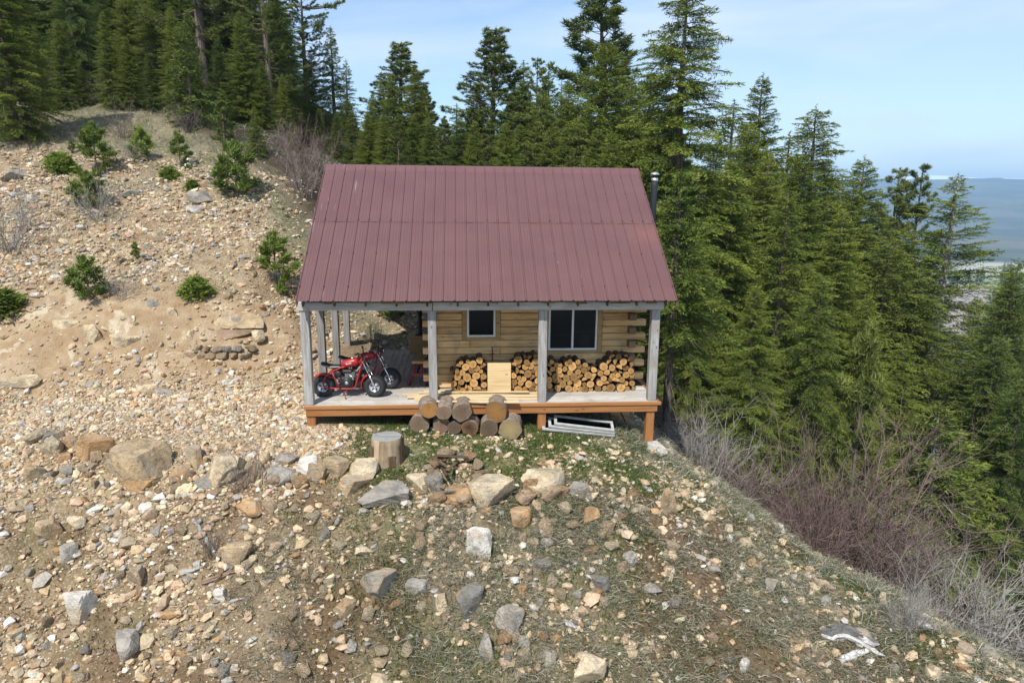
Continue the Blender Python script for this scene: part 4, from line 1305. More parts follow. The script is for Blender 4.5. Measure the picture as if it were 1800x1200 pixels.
def rock_shape(seed, sub=3, planes=9, rough=.03, lay=0.):
    r = np.random.default_rng(seed)
    V, F = ICO[sub]
    n = unit(r.normal(size=(planes, 3))*np.array([1, 1, .9])); d = r.uniform(.55, .85, planes)
    n = np.vstack([n, [[0,0,1],[0,0,-1]]]); d = np.append(d, [.62, .8])
    dt = V@n.T
    rad = np.where(dt > .05, d/np.maximum(dt, .05), 9).min(1)
    rad = np.minimum(rad, 1.25)
    P = V*rad[:, None]
    for k, (fr, am) in enumerate(((2.2, 1.6), (5.5, .8), (12., .45))):
        nz_ = fbm(P[:, 0]*fr+seed*3.1+P[:, 2]*fr*.7, P[:, 1]*fr+P[:, 2]*fr*.6+k*9, seed % 97, 2)-.5
        P = P*(1+nz_[:, None]*rough*2*am)
    return P, F
def size_word(s): return 'huge' if s > 1.1 else 'large' if s > .55 else 'medium' if s > .28 else 'small'

def rock(px, py, w, h, c, label, group=None, name=None, seed=None, sink=.30, depth=.85, sub=None, flat=None, tilt=0.):
    """a boulder whose centre shows at (px, py), w x h photo pixels"""
    P = hit(px, py+h*.35)
    dep = float((P-CAM)@FWD); m = dep/FPX
    W, Hh = w*m, h*m
    seed = seed or int(px*7+py*13)
    V, F = rock_shape(seed, sub or (4 if w > 60 else 3 if w > 20 else 2))
    V = V/np.abs(V).max(0)
    sx, sy, sz = W*.5, W*.5*depth, Hh*.5*(1.08 if flat is None else flat)
    V = V*np.array([sx, sy, sz])
    me = tri_mesh('rock', V, F, M_ROCK[c])
    z = h1(P[0], P[1])
    o = link(name or ('boulder' if w > 40 else 'rock'), me, None, (P[0], P[1], z+sz*(1-2*sink)), (random.uniform(-.12, .12), tilt+random.uniform(-.08, .08), random.uniform(-.25, .25)))
    tag(o, label, 'rock', group or 'rocks strewn over the slope')
    return o
ROCKS = [
 (265,787,132,78,'t','huge tan boulder with a pale grey top, biggest of the rock line'),
 (172,778,66,52,'o','orange boulder with a grey face left of the huge tan one'),
 (127,770,30,32,'o','rounded rusty rock left of the grey faced orange boulder'),
 (86,763,50,22,'d','dark flat slab at the left end of the rock line'),
 (66,824,36,34,'t','upright pointed tan rock below the dark flat slab'),
 (120,824,24,20,'g','bluish grey stone under the orange boulder'),
 (113,800,26,22,'o','small orange block under the rusty rock'),
 (345,795,44,50,'t','rusty tan rock against the right end of the huge boulder'),
 (318,820,36,24,'o','small orange wedge below the huge boulder’s right end'),
 (398,812,76,62,'c','bright cream boulder behind the dry bush'),
 (360,842,54,18,'g','long grey slab left of the dry bush'),
 (492,826,62,22,'g','flat grey slab right of the dry bush'),
 (500,803,46,26,'g','grey block stacked on the flat slab right of the bush'),
 (464,800,26,34,'t','narrow standing stone right of the cream boulder'),
 (541,812,46,48,'w','pale grey block at the middle of the rock line'),
 (250,842,56,30,'o','orange broken rock in the grass below the huge boulder'),
 (440,883,50,26,'o','flat orange rock below the dry bush'),
 (420,958,56,52,'t','half buried round tan boulder beside the root tangle'),
 (92,921,48,44,'t','tan rock leaning left with a pale edge, far left slope'),
 (138,911,36,24,'c','yellowish flat topped rock beside the leaning tan one'),
 (120,962,40,38,'g','grey buried rock below the yellowish one'),
 (244,1002,40,44,'t','rounded block like tan rock in the middle of the left slope'),
 (140,1053,58,64,'w','big white slanted rock low on the left slope'),
 (224,1122,46,62,'g','grey buried rock with a long shape low left'),
 (388,1040,28,22,'w','white angular rock beside the grey log'),
 (300,993,26,16,'c','cream block right of the rounded tan rock'),
 (646,820,62,44,'c','warm cream boulder left of the stump'),
 (594,810,50,44,'t','tan wedge shaped boulder right of the pale grey block'),
 (618,840,70,34,'t','low tan boulder in front of the stump'),
 (682,858,98,28,'g','long grey slab lying below the stump'),
 (738,840,50,28,'c','flat cream stone at the left of the stone ring'),
 (800,862,60,34,'o','peach coloured flat rock below the stone ring'),
 (866,846,84,60,'c','big cream block right of the stone ring'),
 (955,833,82,38,'c','long smooth cream boulder on the grass edge'),
 (1020,855,44,24,'g','grey slab right of the long cream boulder'),
 (1172,872,42,58,'t','tall standing tan slab near the right crest'),
 (1037,899,36,32,'o','square orange rock on the slope below the grey slab'),
 (912,897,46,36,'o','orange tan rock below the big cream block'),
 (842,944,48,68,'w','bright white pointed rock in the middle of the slope'),
 (668,1012,72,46,'g','grey boulder half buried left of centre'),
 (732,1022,44,38,'g','lichened grey stone right of the half buried boulder'),
 (824,1038,56,58,'d','greenish grey slab standing in the middle of the slope'),
 (890,1072,64,46,'g','long diagonal grey slab right of the standing one'),
 (855,1124,26,80,'g','narrow upright grey splinter low in the middle'),
 (1032,1160,62,66,'c','lichen spotted pale boulder at the bottom edge'),
 (1052,1018,40,32,'d','dark grey jagged rock right of the middle'),
 (964,1152,32,38,'g','grey lump left of the lichen spotted boulder'),
 (604,1060,44,38,'t','brown tan rock low left of centre'),
 (666,1190,36,26,'c','cream rock cut by the bottom edge'),
 (908,1068,24,28,'c','cream chunk beside the diagonal slab'),
 (920,1032,20,26,'o','small orange chip of rock above the cream chunk'),
 (777,1050,24,40,'c','thin cream wedge left of the greenish slab'),
 (1354,1022,28,28,'g','pale grey block on the right slope'),
 (1309,1162,22,26,'w','small white rock at the bottom right of the slope'),
 (1640,1180,38,28,'c','cream rock at the bottom right corner'),
 (1692,1136,36,28,'o','orange and white rock near the lower right crest'),
 (1742,1146,38,22,'g','bluish grey rock right of the orange and white one'),
 (1512,1114,40,40,'g','grey triangular rock behind the driftwood root'),
 (1550,1046,15,30,'c','small standing cream shard behind the driftwood'),
 (1395,1082,22,15,'d','dark little flat stone on the right scree'),
 (1282,925,18,22,'c','cream stone near the crest among the grass'),
 (1240,905,26,12,'c','flat cream stone right of the tall standing slab'),
 (1255,848,22,14,'c','pale stone at the crest below the porch corner'),
 (1148,784,50,14,'w','pale flat footing stone under the right deck leg'),
 (30,303,50,22,'g','light slab at the left edge of the rubble slope'),
 (56,345,24,14,'w','small white rock high on the left'),
 (355,342,48,24,'g','grey outcrop below the smaller fir tuft'),
 (342,366,40,18,'w','whitish flat rock below the grey outcrop'),
 (228,338,40,14,'g','thin grey slab in the middle of the upper slope'),
 (275,412,30,22,'c','pale cluster rock in the middle of the rubble'),
 (160,568,46,60,'c','pale bedrock patch on the dirt bank, tallest'),
 (118,562,48,22,'c','pale bedrock patch left of the tallest one'),
 (218,588,58,34,'c','cream bedrock patch right of the tallest one'),
 (40,660,92,22,'c','long pale ledge at the left foot of the bank'),
 (255,676,46,18,'c','cream flat rock at the foot of the bank'),
 (288,682,34,18,'g','grey flat rock at the foot of the bank'),
 (318,698,34,16,'w','white flat rock out on the gravel'),
 (300,540,26,26,'c','rounded pale rock at the top of the bank'),
 (266,524,30,26,'g','dark capped rock at the top of the bank'),
 (420,555,30,40,'g','smooth grey bedrock streak above the stone hearth'),
 (490,645,24,34,'c','cream streak of bedrock near the porch'),
 (393,668,26,14,'w','white stone below the stone hearth'),
 (137,636,20,12,'w','small white stone on the bank'),
 (172,632,20,14,'c','small cream stone on the bank'),
 (238,612,14,12,'w','tiny white stone on the bank right of the bedrock'),
]
for (px, py, w, h, c, lab) in ROCKS:
    bank = 520 < py < 705 and px < 500
    rock(px, py, w, h, c, lab, sink=.60 if bank else .38, depth=.5 if bank else .85, tilt=0)
LM = [(265,787,'the huge tan boulder'),(430,830,'the dry bush'),(680,790,'the stump'),(800,830,'the stone ring'),(955,833,'the long cream boulder'),(1172,872,'the tall standing slab'),
      (842,944,'the white pointed rock'),(668,1012,'the half buried grey boulder'),(855,1124,'the upright grey splinter'),(1032,1160,'the lichen spotted boulder'),(1052,1018,'the dark jagged rock'),
      (140,1053,'the white slanted rock'),(244,1002,'the rounded block'),(92,921,'the leaning tan rock'),(385,1010,'the grey log'),(604,1060,'the brown tan rock'),(1490,1140,'the driftwood root'),
      (1140,770,'the right deck leg'),(1354,1022,'the pale grey block'),(543,745,'the left deck leg'),(385,610,'the stone hearth'),(160,568,'the pale bedrock'),(487,465,'the pine by the roof'),
      (158,500,'the pine atop the bank'),(170,270,'the largest young pine'),(418,310,'the dense young pine'),(1250,1000,'the right scree'),(1640,1180,'the corner cream rock')]
ORD = ['nearest', 'second nearest', 'third nearest', 'fourth nearest', 'fifth nearest', 'sixth nearest', 'seventh nearest', 'eighth nearest']
_cnt = {}
def auto_label(px, py, phrase, skip=()):
    d, nm, lx, ly = min(((px-x)**2+(py-y)**2, n_, x, y) for x, y, n_ in LM)
    dx, dy = px-lx, py-ly
    side = ('right of' if dx > 0 else 'left of') if abs(dx) > abs(dy) else ('below' if dy > 0 else 'above')
    s = f'{phrase} {side} {nm}'
    _cnt.setdefault(s, []).append(d)
    return s, d
SHAPES = [rock_shape(900+k, 2, 12, .05) for k in range(14)]
SHAPEM = [{c: tri_mesh('stone', v/np.abs(v).max(0), f, M_ROCK[c]) for c in PAL} for v, f in SHAPES]
todo = []
_lr = np.random.default_rng(31)
for k in range(46):          # the rest of the rock line along the terrace edge
    px = 60+k*20.5+_lr.uniform(-9, 9)
    py = np.interp(px, [60, 265, 430, 600, 740, 860, 1010], [785, 822, 838, 838, 868, 878, 868])+_lr.uniform(-16, 14)
    if any(abs(px-q[0]) < q[2]*.42 and abs(py-q[1]) < q[3]*.42 for q in ROCKS): continue
    w = _lr.uniform(24, 52); h = w*_lr.uniform(.45, .85); c = _lr.choice(list('cccpptog'))
    s, d = auto_label(px, py, f"{'bigger' if w > 32 else 'smaller'} {PALN[c]} {'squat' if h/w < .6 else 'blocky'} rock-line stone")
    todo.append((px, py, w, h, c, s, d))
rr = np.random.default_rng(77)
regs = [((40,1200),(890,1195),150,(14,32)), ((20,560),(800,870),34,(14,26)), ((700,1180),(870,940),26,(14,26)), ((20,500),(300,520),30,(9,18)), ((20,500),(720,770),8,(9,16)), ((1200,1700),(1020,1190),26,(12,24))]
for (xa, xb), (ya, yb), n_, (sa, sb) in regs:
    for _ in range(n_):
        px, py = rr.uniform(xa, xb), rr.uniform(ya, yb)
        if px > 1150 and py < 860+(px-1200)*.62: continue
        if any(abs(px-q[0]) < q[2]*.5+10 and abs(py-q[1]) < q[3]*.5+8 for q in ROCKS): continue
        w = rr.uniform(sa, sb); h = w*rr.uniform(.5, .95)
        c = rr.choice(list('cccpptttogw'))
        ph = f"{'bigger' if w > (sa+sb)/2 else 'smaller'} {PALN[c]} {'squat' if h/w < .65 else 'blocky' if h/w < .8 else 'upright'} stone"
        s, d = auto_label(px, py, ph)
        todo.append((px, py, w, h, c, s, d))
for px, py, w, h, c, s, d in todo:
    sib = sorted(_cnt[s]); k = sib.index(d)
    lab = s if len(sib) == 1 else s+f', {ORD[min(k, 7)]} to it'
    P = hit(px, py); m = float((P-CAM)@FWD)/FPX
    o = link('stone', SHAPEM[int(rr.integers(0, 14))][c], None, (P[0], P[1], h1(P[0], P[1])+h*m*.16), (rr.uniform(-.4, .4), rr.uniform(-.4, .4), rr.uniform(0, 6.28)), (w*m*.5, w*m*.5*rr.uniform(.7, 1), h*m*.55))
    tag(o, lab, 'stone', 'middling stones scattered over the slope')

# ring of flat stones with grass inside
for k in range(15):
    a_ = k/15*6.283; c0 = hit(800, 832)
    x, y = c0[0]+math.cos(a_)*.46*random.uniform(.85, 1.15), c0[1]+math.sin(a_)*.46*random.uniform(.8, 1.2)
    c = random.choice('ttcobg'); v, f = SHAPES[k % 14]
    px_, py__ = pix((x, y, h1(x, y)))[:2]
    where = ['right', 'right back', 'back right', 'back', 'back left', 'left back', 'far left', 'left', 'left front', 'front left', 'front', 'front middle', 'front right', 'right front', 'far right'][k]
    o = link('flat_stone', SHAPEM[k % 14][c], None, (x, y, h1(x, y)+.05+.03*(k % 3)), (random.uniform(-.35, .35), random.uniform(-.35, .35), random.uniform(0, 6)), (random.uniform(.14, .24), random.uniform(.10, .17), random.uniform(.035, .06)))
    tag(o, f'flat {PALN[c]} stone at the {where} of the stone ring on the grass edge', 'stone', 'flat stones of the ring')
for k in range(5):
    c0 = hit(800, 832); x, y = c0[0]+random.uniform(-.3, .35), c0[1]+random.uniform(-.2, .25)
    mb = MB(); mb.box((-.3, -.03, 0), (.3, .03, .03), 0, random.random(), bev=.006)
    o = mb.build('wood_scrap', [M_SHEATH], None, (x, y, h1(x, y)+.08+.03*k), (.1, .15, random.uniform(0, 3)))
    tag(o, ['dark stick leaning out', 'short brown stick', 'crosswise brown stick', 'charred stick', 'upper brown stick'][k]+' of the stone ring', 'stick', 'sticks in the stone ring')

# stone hearth dug into the bank: a dry wall of small stones before a solid brown lump standing in for the dark hollow
hp = hit(385, 628)
hearth = empty('stone_hearth', (hp[0], hp[1], h1(hp[0], hp[1])))
tag(hearth, 'little dry stone hearth built into the dirt bank left of the cabin', 'hearth')
k = 0
for row in range(2):
    for j in range(6):
        x = -.62+j*.24+(row % 2)*.1; 
        v, f = SHAPES[k % 14]
        o = link('hearth_stone', SHAPEM[k % 14][random.choice('cpcgct')], hearth, (x, -.10+.10*row+abs(x)*.2, .04+.15*row), (random.uniform(-.2,.2), random.uniform(-.2,.2), random.uniform(0, 6)), (random.uniform(.12,.17), random.uniform(.10,.13), random.uniform(.07,.11)))
        k += 1
v, f = rock_shape(411, 4, 12, .05); v = v/np.abs(v).max(0)*np.array([.85, .40, .11])
link('hearth_lintel', tri_mesh('hearth_lintel', v, f, M_ROCK['t']), hearth, (0, .95, .66), (.45, .03, 0))
v = rock_shape(412, 3)[0]; v = v/np.abs(v).max(0)*np.array([.66, .25, .13])
link('hearth_hollow_lump', tri_mesh('hearth_hollow_lump', v, rock_shape(412, 3)[1], M_ROCK['b']), hearth, (0, .70, .42))
for sx in (-1, 1):
    v, f = rock_shape(420+sx, 3, 12, .05); v = v/np.abs(v).max(0)*np.array([.16, .2, .16])
    link('hearth_cheek', tri_mesh('hearth_cheek', v, f, M_ROCK['c']), hearth, (sx*.78, .5, .42))

# ------------------------------------------------------------------ gravel: countless stones, one object
def gravel(n_, xr, yr, smin, smax, dens, seed, zl=.18):
    r = np.random.default_rng(seed)
    x = r.uniform(*xr, n_); y = r.uniform(*yr, n_)
    keep = r.random(n_) < dens(x, y)
    x, y = x[keep], y[keep]; n = len(x)
    z = H(x, y)
    P = pix(np.stack([x, y, z], 1))
    ok = (P[:, 0] > -60) & (P[:, 0] < 1860) & (P[:, 1] < 1260) & (P[:, 2] > 1)
    x, y, z = x[ok], y[ok], z[ok]; n = len(x)
    s = smin*(smax/smin)**(r.random(n)**2.2)
    B, F = ICO[0]
    V = B[None]*r.uniform(.6, 1.15, (n, 12, 1))*(s[:, None]*r.uniform([.8,.5,.35], [1.2,.95,.75], (n, 3)))[:, None, :]
    t = r.uniform(0, 6.283, n); a = r.normal(0, .35, n); b = r.normal(0, .35, n)
    c_, s_ = np.cos(t)[:, None], np.sin(t)[:, None]
    V = np.stack([V[..., 0], V[..., 1]*np.cos(a)[:, None]-V[..., 2]*np.sin(a)[:, None], V[..., 1]*np.sin(a)[:, None]+V[..., 2]*np.cos(a)[:, None]], -1)
    V = np.stack([V[..., 0]*np.cos(b)[:, None]+V[..., 2]*np.sin(b)[:, None], V[..., 1], -V[..., 0]*np.sin(b)[:, None]+V[..., 2]*np.cos(b)[:, None]], -1)
    V = np.stack([V[..., 0]*c_-V[..., 1]*s_, V[..., 0]*s_+V[..., 1]*c_, V[..., 2]], -1)
    V += np.stack([x, y, z+s*zl], 1)[:, None, :]
    cols = np.array([PAL[k] for k in 'cccccppppttowwgt'])
    ci = cols[r.integers(0, len(cols), n)]*r.uniform(.65, 1.3, (n, 1))*(1+r.normal(0, .018, (n, 3)))
    return V, ci
def join_gravel(name, sets, mat, label):
    V = np.concatenate([s[0] for s in sets]); c = np.clip(np.concatenate([s[1] for s in sets]), .03, .8)
    n = len(V); F = (ICO[0][1][None]+12*np.arange(n)[:, None, None]).reshape(-1, 3)
    me = tri_mesh(name, V.reshape(-1, 3), F, mat, col=np.repeat(c, 20, 0))
    return tag(link(name, me), label, 'gravel', None, 'stuff')
def gravel_mat():
    n = N('gravel_stone')
    c = n.attr('shade', 'Color')
    f = n.noise(n.coord('Object'), 30., 4., .6)
    k = n.ramp(f, [(.3, (.62,.62,.62)), (.65, (1.12,1.1,1.08))])
    return n.done(n.mix(1., c, k, 'MULTIPLY'), .9, .2)
M_GRAV = gravel_mat()
def inside(x, y): return (x > -.03) & (x < 7.05) & (y > -.05) & (y < 4.85)
def dens_near(x, y):
    clump = sstep(.25, .7, fbm(x*.8, y*.8, 101))
    d = .22+.9*clump
    d = d*(1-.72*m_green(x, y))*(1-.58*m_straw(x, y))*(1-.45*m_dark(x, y))*(1-.74*m_bank(x, y))
    d = d*(1-.97*m_forest(x, y))
    return np.where(inside(x, y), 0, d)
def dens_pad(x, y):     # the gravel pad left of the porch
    return np.where(inside(x, y), 0, sstep(1.2, .2, x)*sstep(-1.3, -.6, y)*sstep(2.4, 1.4, y))
def dens_bin(x, y):
    return dens_near(x, y)*sstep(14, 11, y)
G = [gravel(110000, (-7, 12), (-7, 2.5), .014, .055, dens_near, 1), gravel(40000, (-7, 12), (-7, 2.5), .036, .12, dens_near, 2), gravel(4200, (-7, 12), (-7, 1.), .085, .19, lambda x, y: dens_near(x, y)*sstep(-.9, -1.5, y), 6, .1),
     gravel(26000, (-7, 1), (-1.5, 2.6), .016, .06, dens_pad, 3), gravel(52000, (-14, 4), (1.5, 14), .022, .085, dens_bin, 4), gravel(9000, (-14, 4), (1.5, 14), .06, .16, dens_bin, 5)]
join_gravel('gravel', G, M_GRAV, 'broken tan and grey gravel littering the whole slope')

# ------------------------------------------------------------------ grass
def tuft_blades(n_, xr, yr, mask, ln, wd, cols, seed, lean=.5, flat=0.):
    r = np.random.default_rng(seed)
    x = r.uniform(*xr, n_); y = r.uniform(*yr, n_)
    keep = r.random(n_) < mask(x, y)*sstep(.3, .6, fbm(x*3.1, y*3.1, seed))
    x, y = x[keep], y[keep]
    P = np.stack([x, y, H(x, y)-.01], 1); q = pix(P)
    ok = (q[:, 0] > -40) & (q[:, 0] < 1840) & (q[:, 1] < 1240) & ~((x > .3) & (x < 6.9) & (y > .8) & (y < 4.8))
    P = P[ok]; n = len(P)
    D = unit(r.normal(size=(n, 3))*np.array([lean, lean, .1]) + np.array([.12*flat, -.5*flat, 1-.75*flat]))
    L = r.uniform(*ln, n); W = r.uniform(*wd, n)
    s = unit(np.cross(D, r.normal(size=(n, 3))))
    V = np.empty((n, 5, 3)); m = P+D*(L*.55)[:, None]; tip = P+D*L[:, None]+np.stack([r.normal(0,.2,n)*L, r.normal(0,.2,n)*L, -.22*L], 1)
    V[:, 0] = P-s*W[:, None]; V[:, 1] = P+s*W[:, None]; V[:, 2] = m+s*W[:, None]*.8; V[:, 3] = m-s*W[:, None]*.8; V[:, 4] = tip
    F = np.array([[0,1,2],[0,2,3],[3,2,4]])
    c = np.array(cols)[r.integers(0, len(cols), n)]*r.uniform(.7, 1.3, (n, 1))
    return V, F, c
def grass_obj(name, sets, label):
    V = np.concatenate([s[0] for s in sets]); c = np.concatenate([s[2] for s in sets]); n = len(V)
    F = (sets[0][1][None]+5*np.arange(n)[:, None, None]).reshape(-1, 3)
    me = tri_mesh(name, V.reshape(-1, 3), F, M_GRASS, col=np.repeat(c, 3, 0))
    tag(link(name, me), label, 'grass', None, 'stuff')
def grass_mat():
    n = N('grass_blades'); c = n.attr('shade', 'Color')
    tr = n.new('BsdfTranslucent'); n.l.new(c, tr.inputs[0])
    n.done(c, .7, .2)
    ms = n.new('MixShader'); ms.inputs[0].default_value = .3
    n.l.new(n.b.outputs[0], ms.inputs[1]); n.l.new(tr.outputs[0], ms.inputs[2]); n.l.new(ms.outputs[0], n.out.inputs['Surface'])
    return n.m
M_GRASS = grass_mat()
GR = [(.06,.115,.018), (.085,.145,.028), (.045,.08,.015), (.125,.15,.045)]
ST = [(.36,.335,.24), (.27,.255,.185), (.46,.43,.33), (.18,.165,.115), (.28,.275,.20), (.17,.19,.10)]
grass_obj('green_grass', [tuft_blades(240000, (-1, 12), (-6.5, .8), m_green, (.05, .12), (.0035, .007), GR, 201, .6),
                          tuft_blades(16000, (-7, 1), (-6, -.5), m_green, (.04, .10), (.003, .006), GR, 202, .6)], 'short green spring grass before the porch and in patches down the slope')
grass_obj('dry_grass', [tuft_blades(330000, (-1, 14), (-7, 2), m_straw, (.10, .30), (.003, .006), ST, 203, .8, .55),
                        tuft_blades(40000, (-7, 1), (-6, -1), m_straw, (.07, .2), (.003, .005), ST, 204, .8, .5),
                        tuft_blades(120000, (-26, 5), (8, 26), m_straw, (.10, .30), (.005, .010), ST+[(.16,.18,.10), (.20,.21,.14)], 205, .8, .3)], 'grey straw coloured dead grass matted on slope and hilltop')
def litter_bits(n_, seed):
    r = np.random.default_rng(seed)
    return tuft_blades(n_, (-7, 12), (-7, -.8), lambda x, y: (.25+m_dark(x, y))*(1-m_forest(x, y)), (.04, .13), (.004, .011), [(.10,.06,.035), (.16,.10,.06), (.30,.24,.17), (.07,.045,.03)], seed, 1., .85)
grass_obj('forest_litter', [litter_bits(60000, 206)], 'brown twigs and leaf litter between the stones')

# ------------------------------------------------------------------ log ends and firewood
def endgrain_mat(name, heart, mid, rim, scale=60., crack=.6):
    n = N(name)
    v = n.coord('Object', (1, .15, 1))
    d = n.noise(v, 6., 4., .6)
    ln = n.new('VectorMath', operation='LENGTH')
    sp = n.new('SeparateXYZ'); n.l.new(n.coord('Object'), sp.inputs[0])
    cb = n.new('CombineXYZ'); n.l.new(sp.outputs[0], cb.inputs[0]); n.l.new(sp.outputs[2], cb.inputs[2])
    n.l.new(cb.outputs[0], ln.inputs[0])
    rad = ln.outputs['Value']
    rings = n.math('SINE', n.math('ADD', n.math('MULTIPLY', rad, scale*6.), n.math('MULTIPLY', d, 9.)))
    t = n.attr('tint')
    f = n.math('ADD', n.math('MULTIPLY', rad, scale/9.), n.math('MULTIPLY', d, .45))
    oi = n.new('ObjectInfo')
    col = n.ramp(f, [(.25, heart), (.6, mid), (.95, rim)])
    col = n.mix(n.math('MULTIPLY', n.math('GREATER_THAN', rings, .45), .22), col, tuple(np.array(heart)*.55))
    k = n.math('ADD', n.math('MULTIPLY', oi.outputs['Random'], .8), .42)
    cx = n.new('CombineColor'); [n.l.new(k, cx.inputs[i]) for i in range(3)]
    col = n.mix(1., col, cx.outputs[0], 'MULTIPLY')
    an = n.math('ARCTAN2', sp.outputs[2], sp.outputs[0])
    ca, sa = n.math('COSINE', an), n.math('SINE', an)
    cc = n.new('CombineXYZ'); n.l.new(ca, cc.inputs[0]); n.l.new(sa, cc.inputs[1]); n.l.new(n.math('MULTIPLY', oi.outputs['Random'], 50.), cc.inputs[2])
    ck = n.noise(cc.outputs[0], 5.5, 3., .7)
    col = n.mix(n.ramp(ck, [(.34, (.8,.8,.8)), (.40, (0,0,0))]), col, tuple(np.array(heart)*.22))
    b = n.noise(n.coord('Object', jitter=True), 9., 4., .65)
    col = n.mix(n.ramp(b, [(.55, (0,0,0)), (.75, (crack,)*3)]), col, tuple(np.array(heart)*.3))
    n.bump(rings, .15, .003)
    return n.done(col, .85, .15)
M_END = endgrain_mat('fresh_cut_wood', (.34,.155,.045), (.52,.31,.115), (.56,.37,.16))
M_ENDO = endgrain_mat('aged_log_end', (.15,.10,.065), (.20,.145,.10), (.36,.27,.18), 22.)
M_ENDOR = endgrain_mat('orange_log_end', (.40,.19,.05), (.30,.165,.065), (.15,.10,.06), 22., .6)
M_ENDY = endgrain_mat('yellow_log_end', (.34,.26,.11), (.26,.20,.11), (.20,.155,.11), 22., .5)
M_ENDD = endgrain_mat('dark_log_end', (.030,.022,.018), (.15,.085,.045), (.33,.20,.10), 22., .4)
M_BARKF = bark_mat('firewood_bark', (.05,.033,.022), (.12,.078,.05), (.22,.155,.105))
M_BARKP = bark_mat('flaky_pine_bark', (.10,.075,.055), (.24,.19,.15), (.40,.345,.29))
def log_mesh(r, L, seed, shape='round', mats=None, n=14):
    """log along Y, sawn faces at both ends"""
    g = np.random.default_rng(seed)
    mb = MB()
    if shape == 'round': a = np.linspace(0, 2*math.pi, n, endpoint=False)
    elif shape == 'half': a = np.concatenate([np.linspace(0, math.pi, n-3), [math.pi*1.25, math.pi*1.5, math.pi*1.75]])
    else: a = np.concatenate([np.linspace(math.pi*.1, math.pi*.9, n-4), [math.pi*1.2, math.pi*1.5, math.pi*1.6, math.pi*1.85]])
    rr_ = r*(1+g.normal(0, .035, len(a)))*(1+.06*np.cos(2*a+g.uniform(0, 6)))
    if shape != 'round':
        s = np.sin(a) < -.05
        rr_[s] = rr_[s]*(.12 if shape == 'half' else .75)
    V = []
    m = len(a)
    for k, y in enumerate((-L/2, -L*.17, L*.2, L/2)):
        sc = 1+g.normal(0, .02)
        for i in range(m): V.append((rr_[i]*sc*math.cos(a[i])+0, y, rr_[i]*sc*math.sin(a[i])))
    F = []
    for k in range(3):
        for i in range(m): F.append((k*m+i, k*m+(i+1) % m, (k+1)*m+(i+1) % m, (k+1)*m+i))
    mb.add(V, F, 0, g.random(), shape == 'round')
    mb.add([V[i] for i in range(m)], [list(range(m))], 1, g.random())
    mb.add([V[3*m+i] for i in range(m)], [list(range(m))[::-1]], 1, g.random())
    return mb.mesh('log', mats or [M_BARKF, M_END])

FY = WY-.40                       # front face of the stack
def xw(px): return float(at(px, 665, Y=FY)[0])
def profile(x):
    """top of the stack along the wall, metres over the deck"""
    pts = [(793, 652), (800, 645), (812, 632), (840, 628), (855, 632), (856.5, 690), (897, 690), (898, 636), (910, 627), (935, 622), (947, 625), (962, 628), (985, 636), (1010, 630), (1030, 640), (1045, 644), (1062, 634), (1075, 622), (1098, 622), (1115, 632)]
    xs_ = [xw(p) for p, _ in pts]; zs_ = [float(at(p, q, Y=FY)[2]) for p, q in pts]
    return float(np.interp(x, xs_, zs_))
g = np.random.default_rng(5)
placed = []
def lowest(x, r):
    z = r
    for (X, Z, Q) in placed:
        d = r+Q
        if abs(X-x) < d: z = max(z, Z+math.sqrt(d*d-(X-x)**2)*.985)
    return z
spans = [(xw(791), xw(856)), (xw(898), xw(1117))]
for (xa, xb) in spans:
    fails = 0
    while fails < 60:
        r = float(g.choice([.045, .055, .062, .07, .078, .088], p=[.12, .2, .24, .2, .14, .1]))
        c = np.arange(xa+r, xb-r, .012)
        zz = [lowest(x, r) for x in c]
        sc = [z-profile(x)*.35 if z+r*.95 < profile(x)+.02 else 9 for x, z in zip(c, zz)]
        k = int(np.argmin(sc))
        if sc[k] > 8: fails += 1; continue
        placed.append((float(c[k]), float(zz[k]), r))
FWM = {}
for k, r in enumerate((.045, .055, .062, .07, .078, .088)):
    FWM[r] = [log_mesh(r, .40, 300+k*5+j, sh) for j, sh in enumerate(('round', 'round', 'round', 'half', 'wedge'))]
xb0, xb1, xp = xw(857), xw(898), xw(953)
def cl_name(x):
    if x < xb0: return 'left of the square panel', 0
    if x < xp: return 'between panel and middle post', 1
    if x < xw(1035): return 'right of the middle post', 2
    return 'at the corner end', 3
rows = {}
for i, (x, z, r) in enumerate(placed):
    rows.setdefault((cl_name(x)[1], int(z/.135)), []).append((x, i))
RW = ['bottom row', 'second row up', 'third row up', 'fourth row up', 'fifth row up', 'top of the pile']
OR2 = ['first', 'second', 'third', 'fourth', 'fifth', 'sixth', 'seventh', 'eighth', 'ninth', 'tenth', 'eleventh', 'twelfth', 'thirteenth', 'fourteenth']
for (cl, rw), lst in rows.items():
    for k, (x, i) in enumerate(sorted(lst)):
        X, Z, r = placed[i]
        j = int(g.choice(5, p=[.22, .22, .2, .18, .18]))
        o = link('firewood_log', FWM[r][j], None, (X, FY+.2+g.uniform(-.035, .03), Z+.001), (g.normal(0, .02), g.uniform(0, 6.28) if j < 3 else g.normal(0, .9), g.normal(0, .05)))
        o['label'] = f"{'thick' if r > .075 else 'thin' if r < .05 else 'cut'} {'split' if j > 2 else 'round'} firewood log {cl_name(X)[0]}, {RW[min(rw, 5)]}, {OR2[min(k, 13)]} from left"
        o['category'] = 'firewood'; o['group'] = 'firewood stacked against the cabin wall'

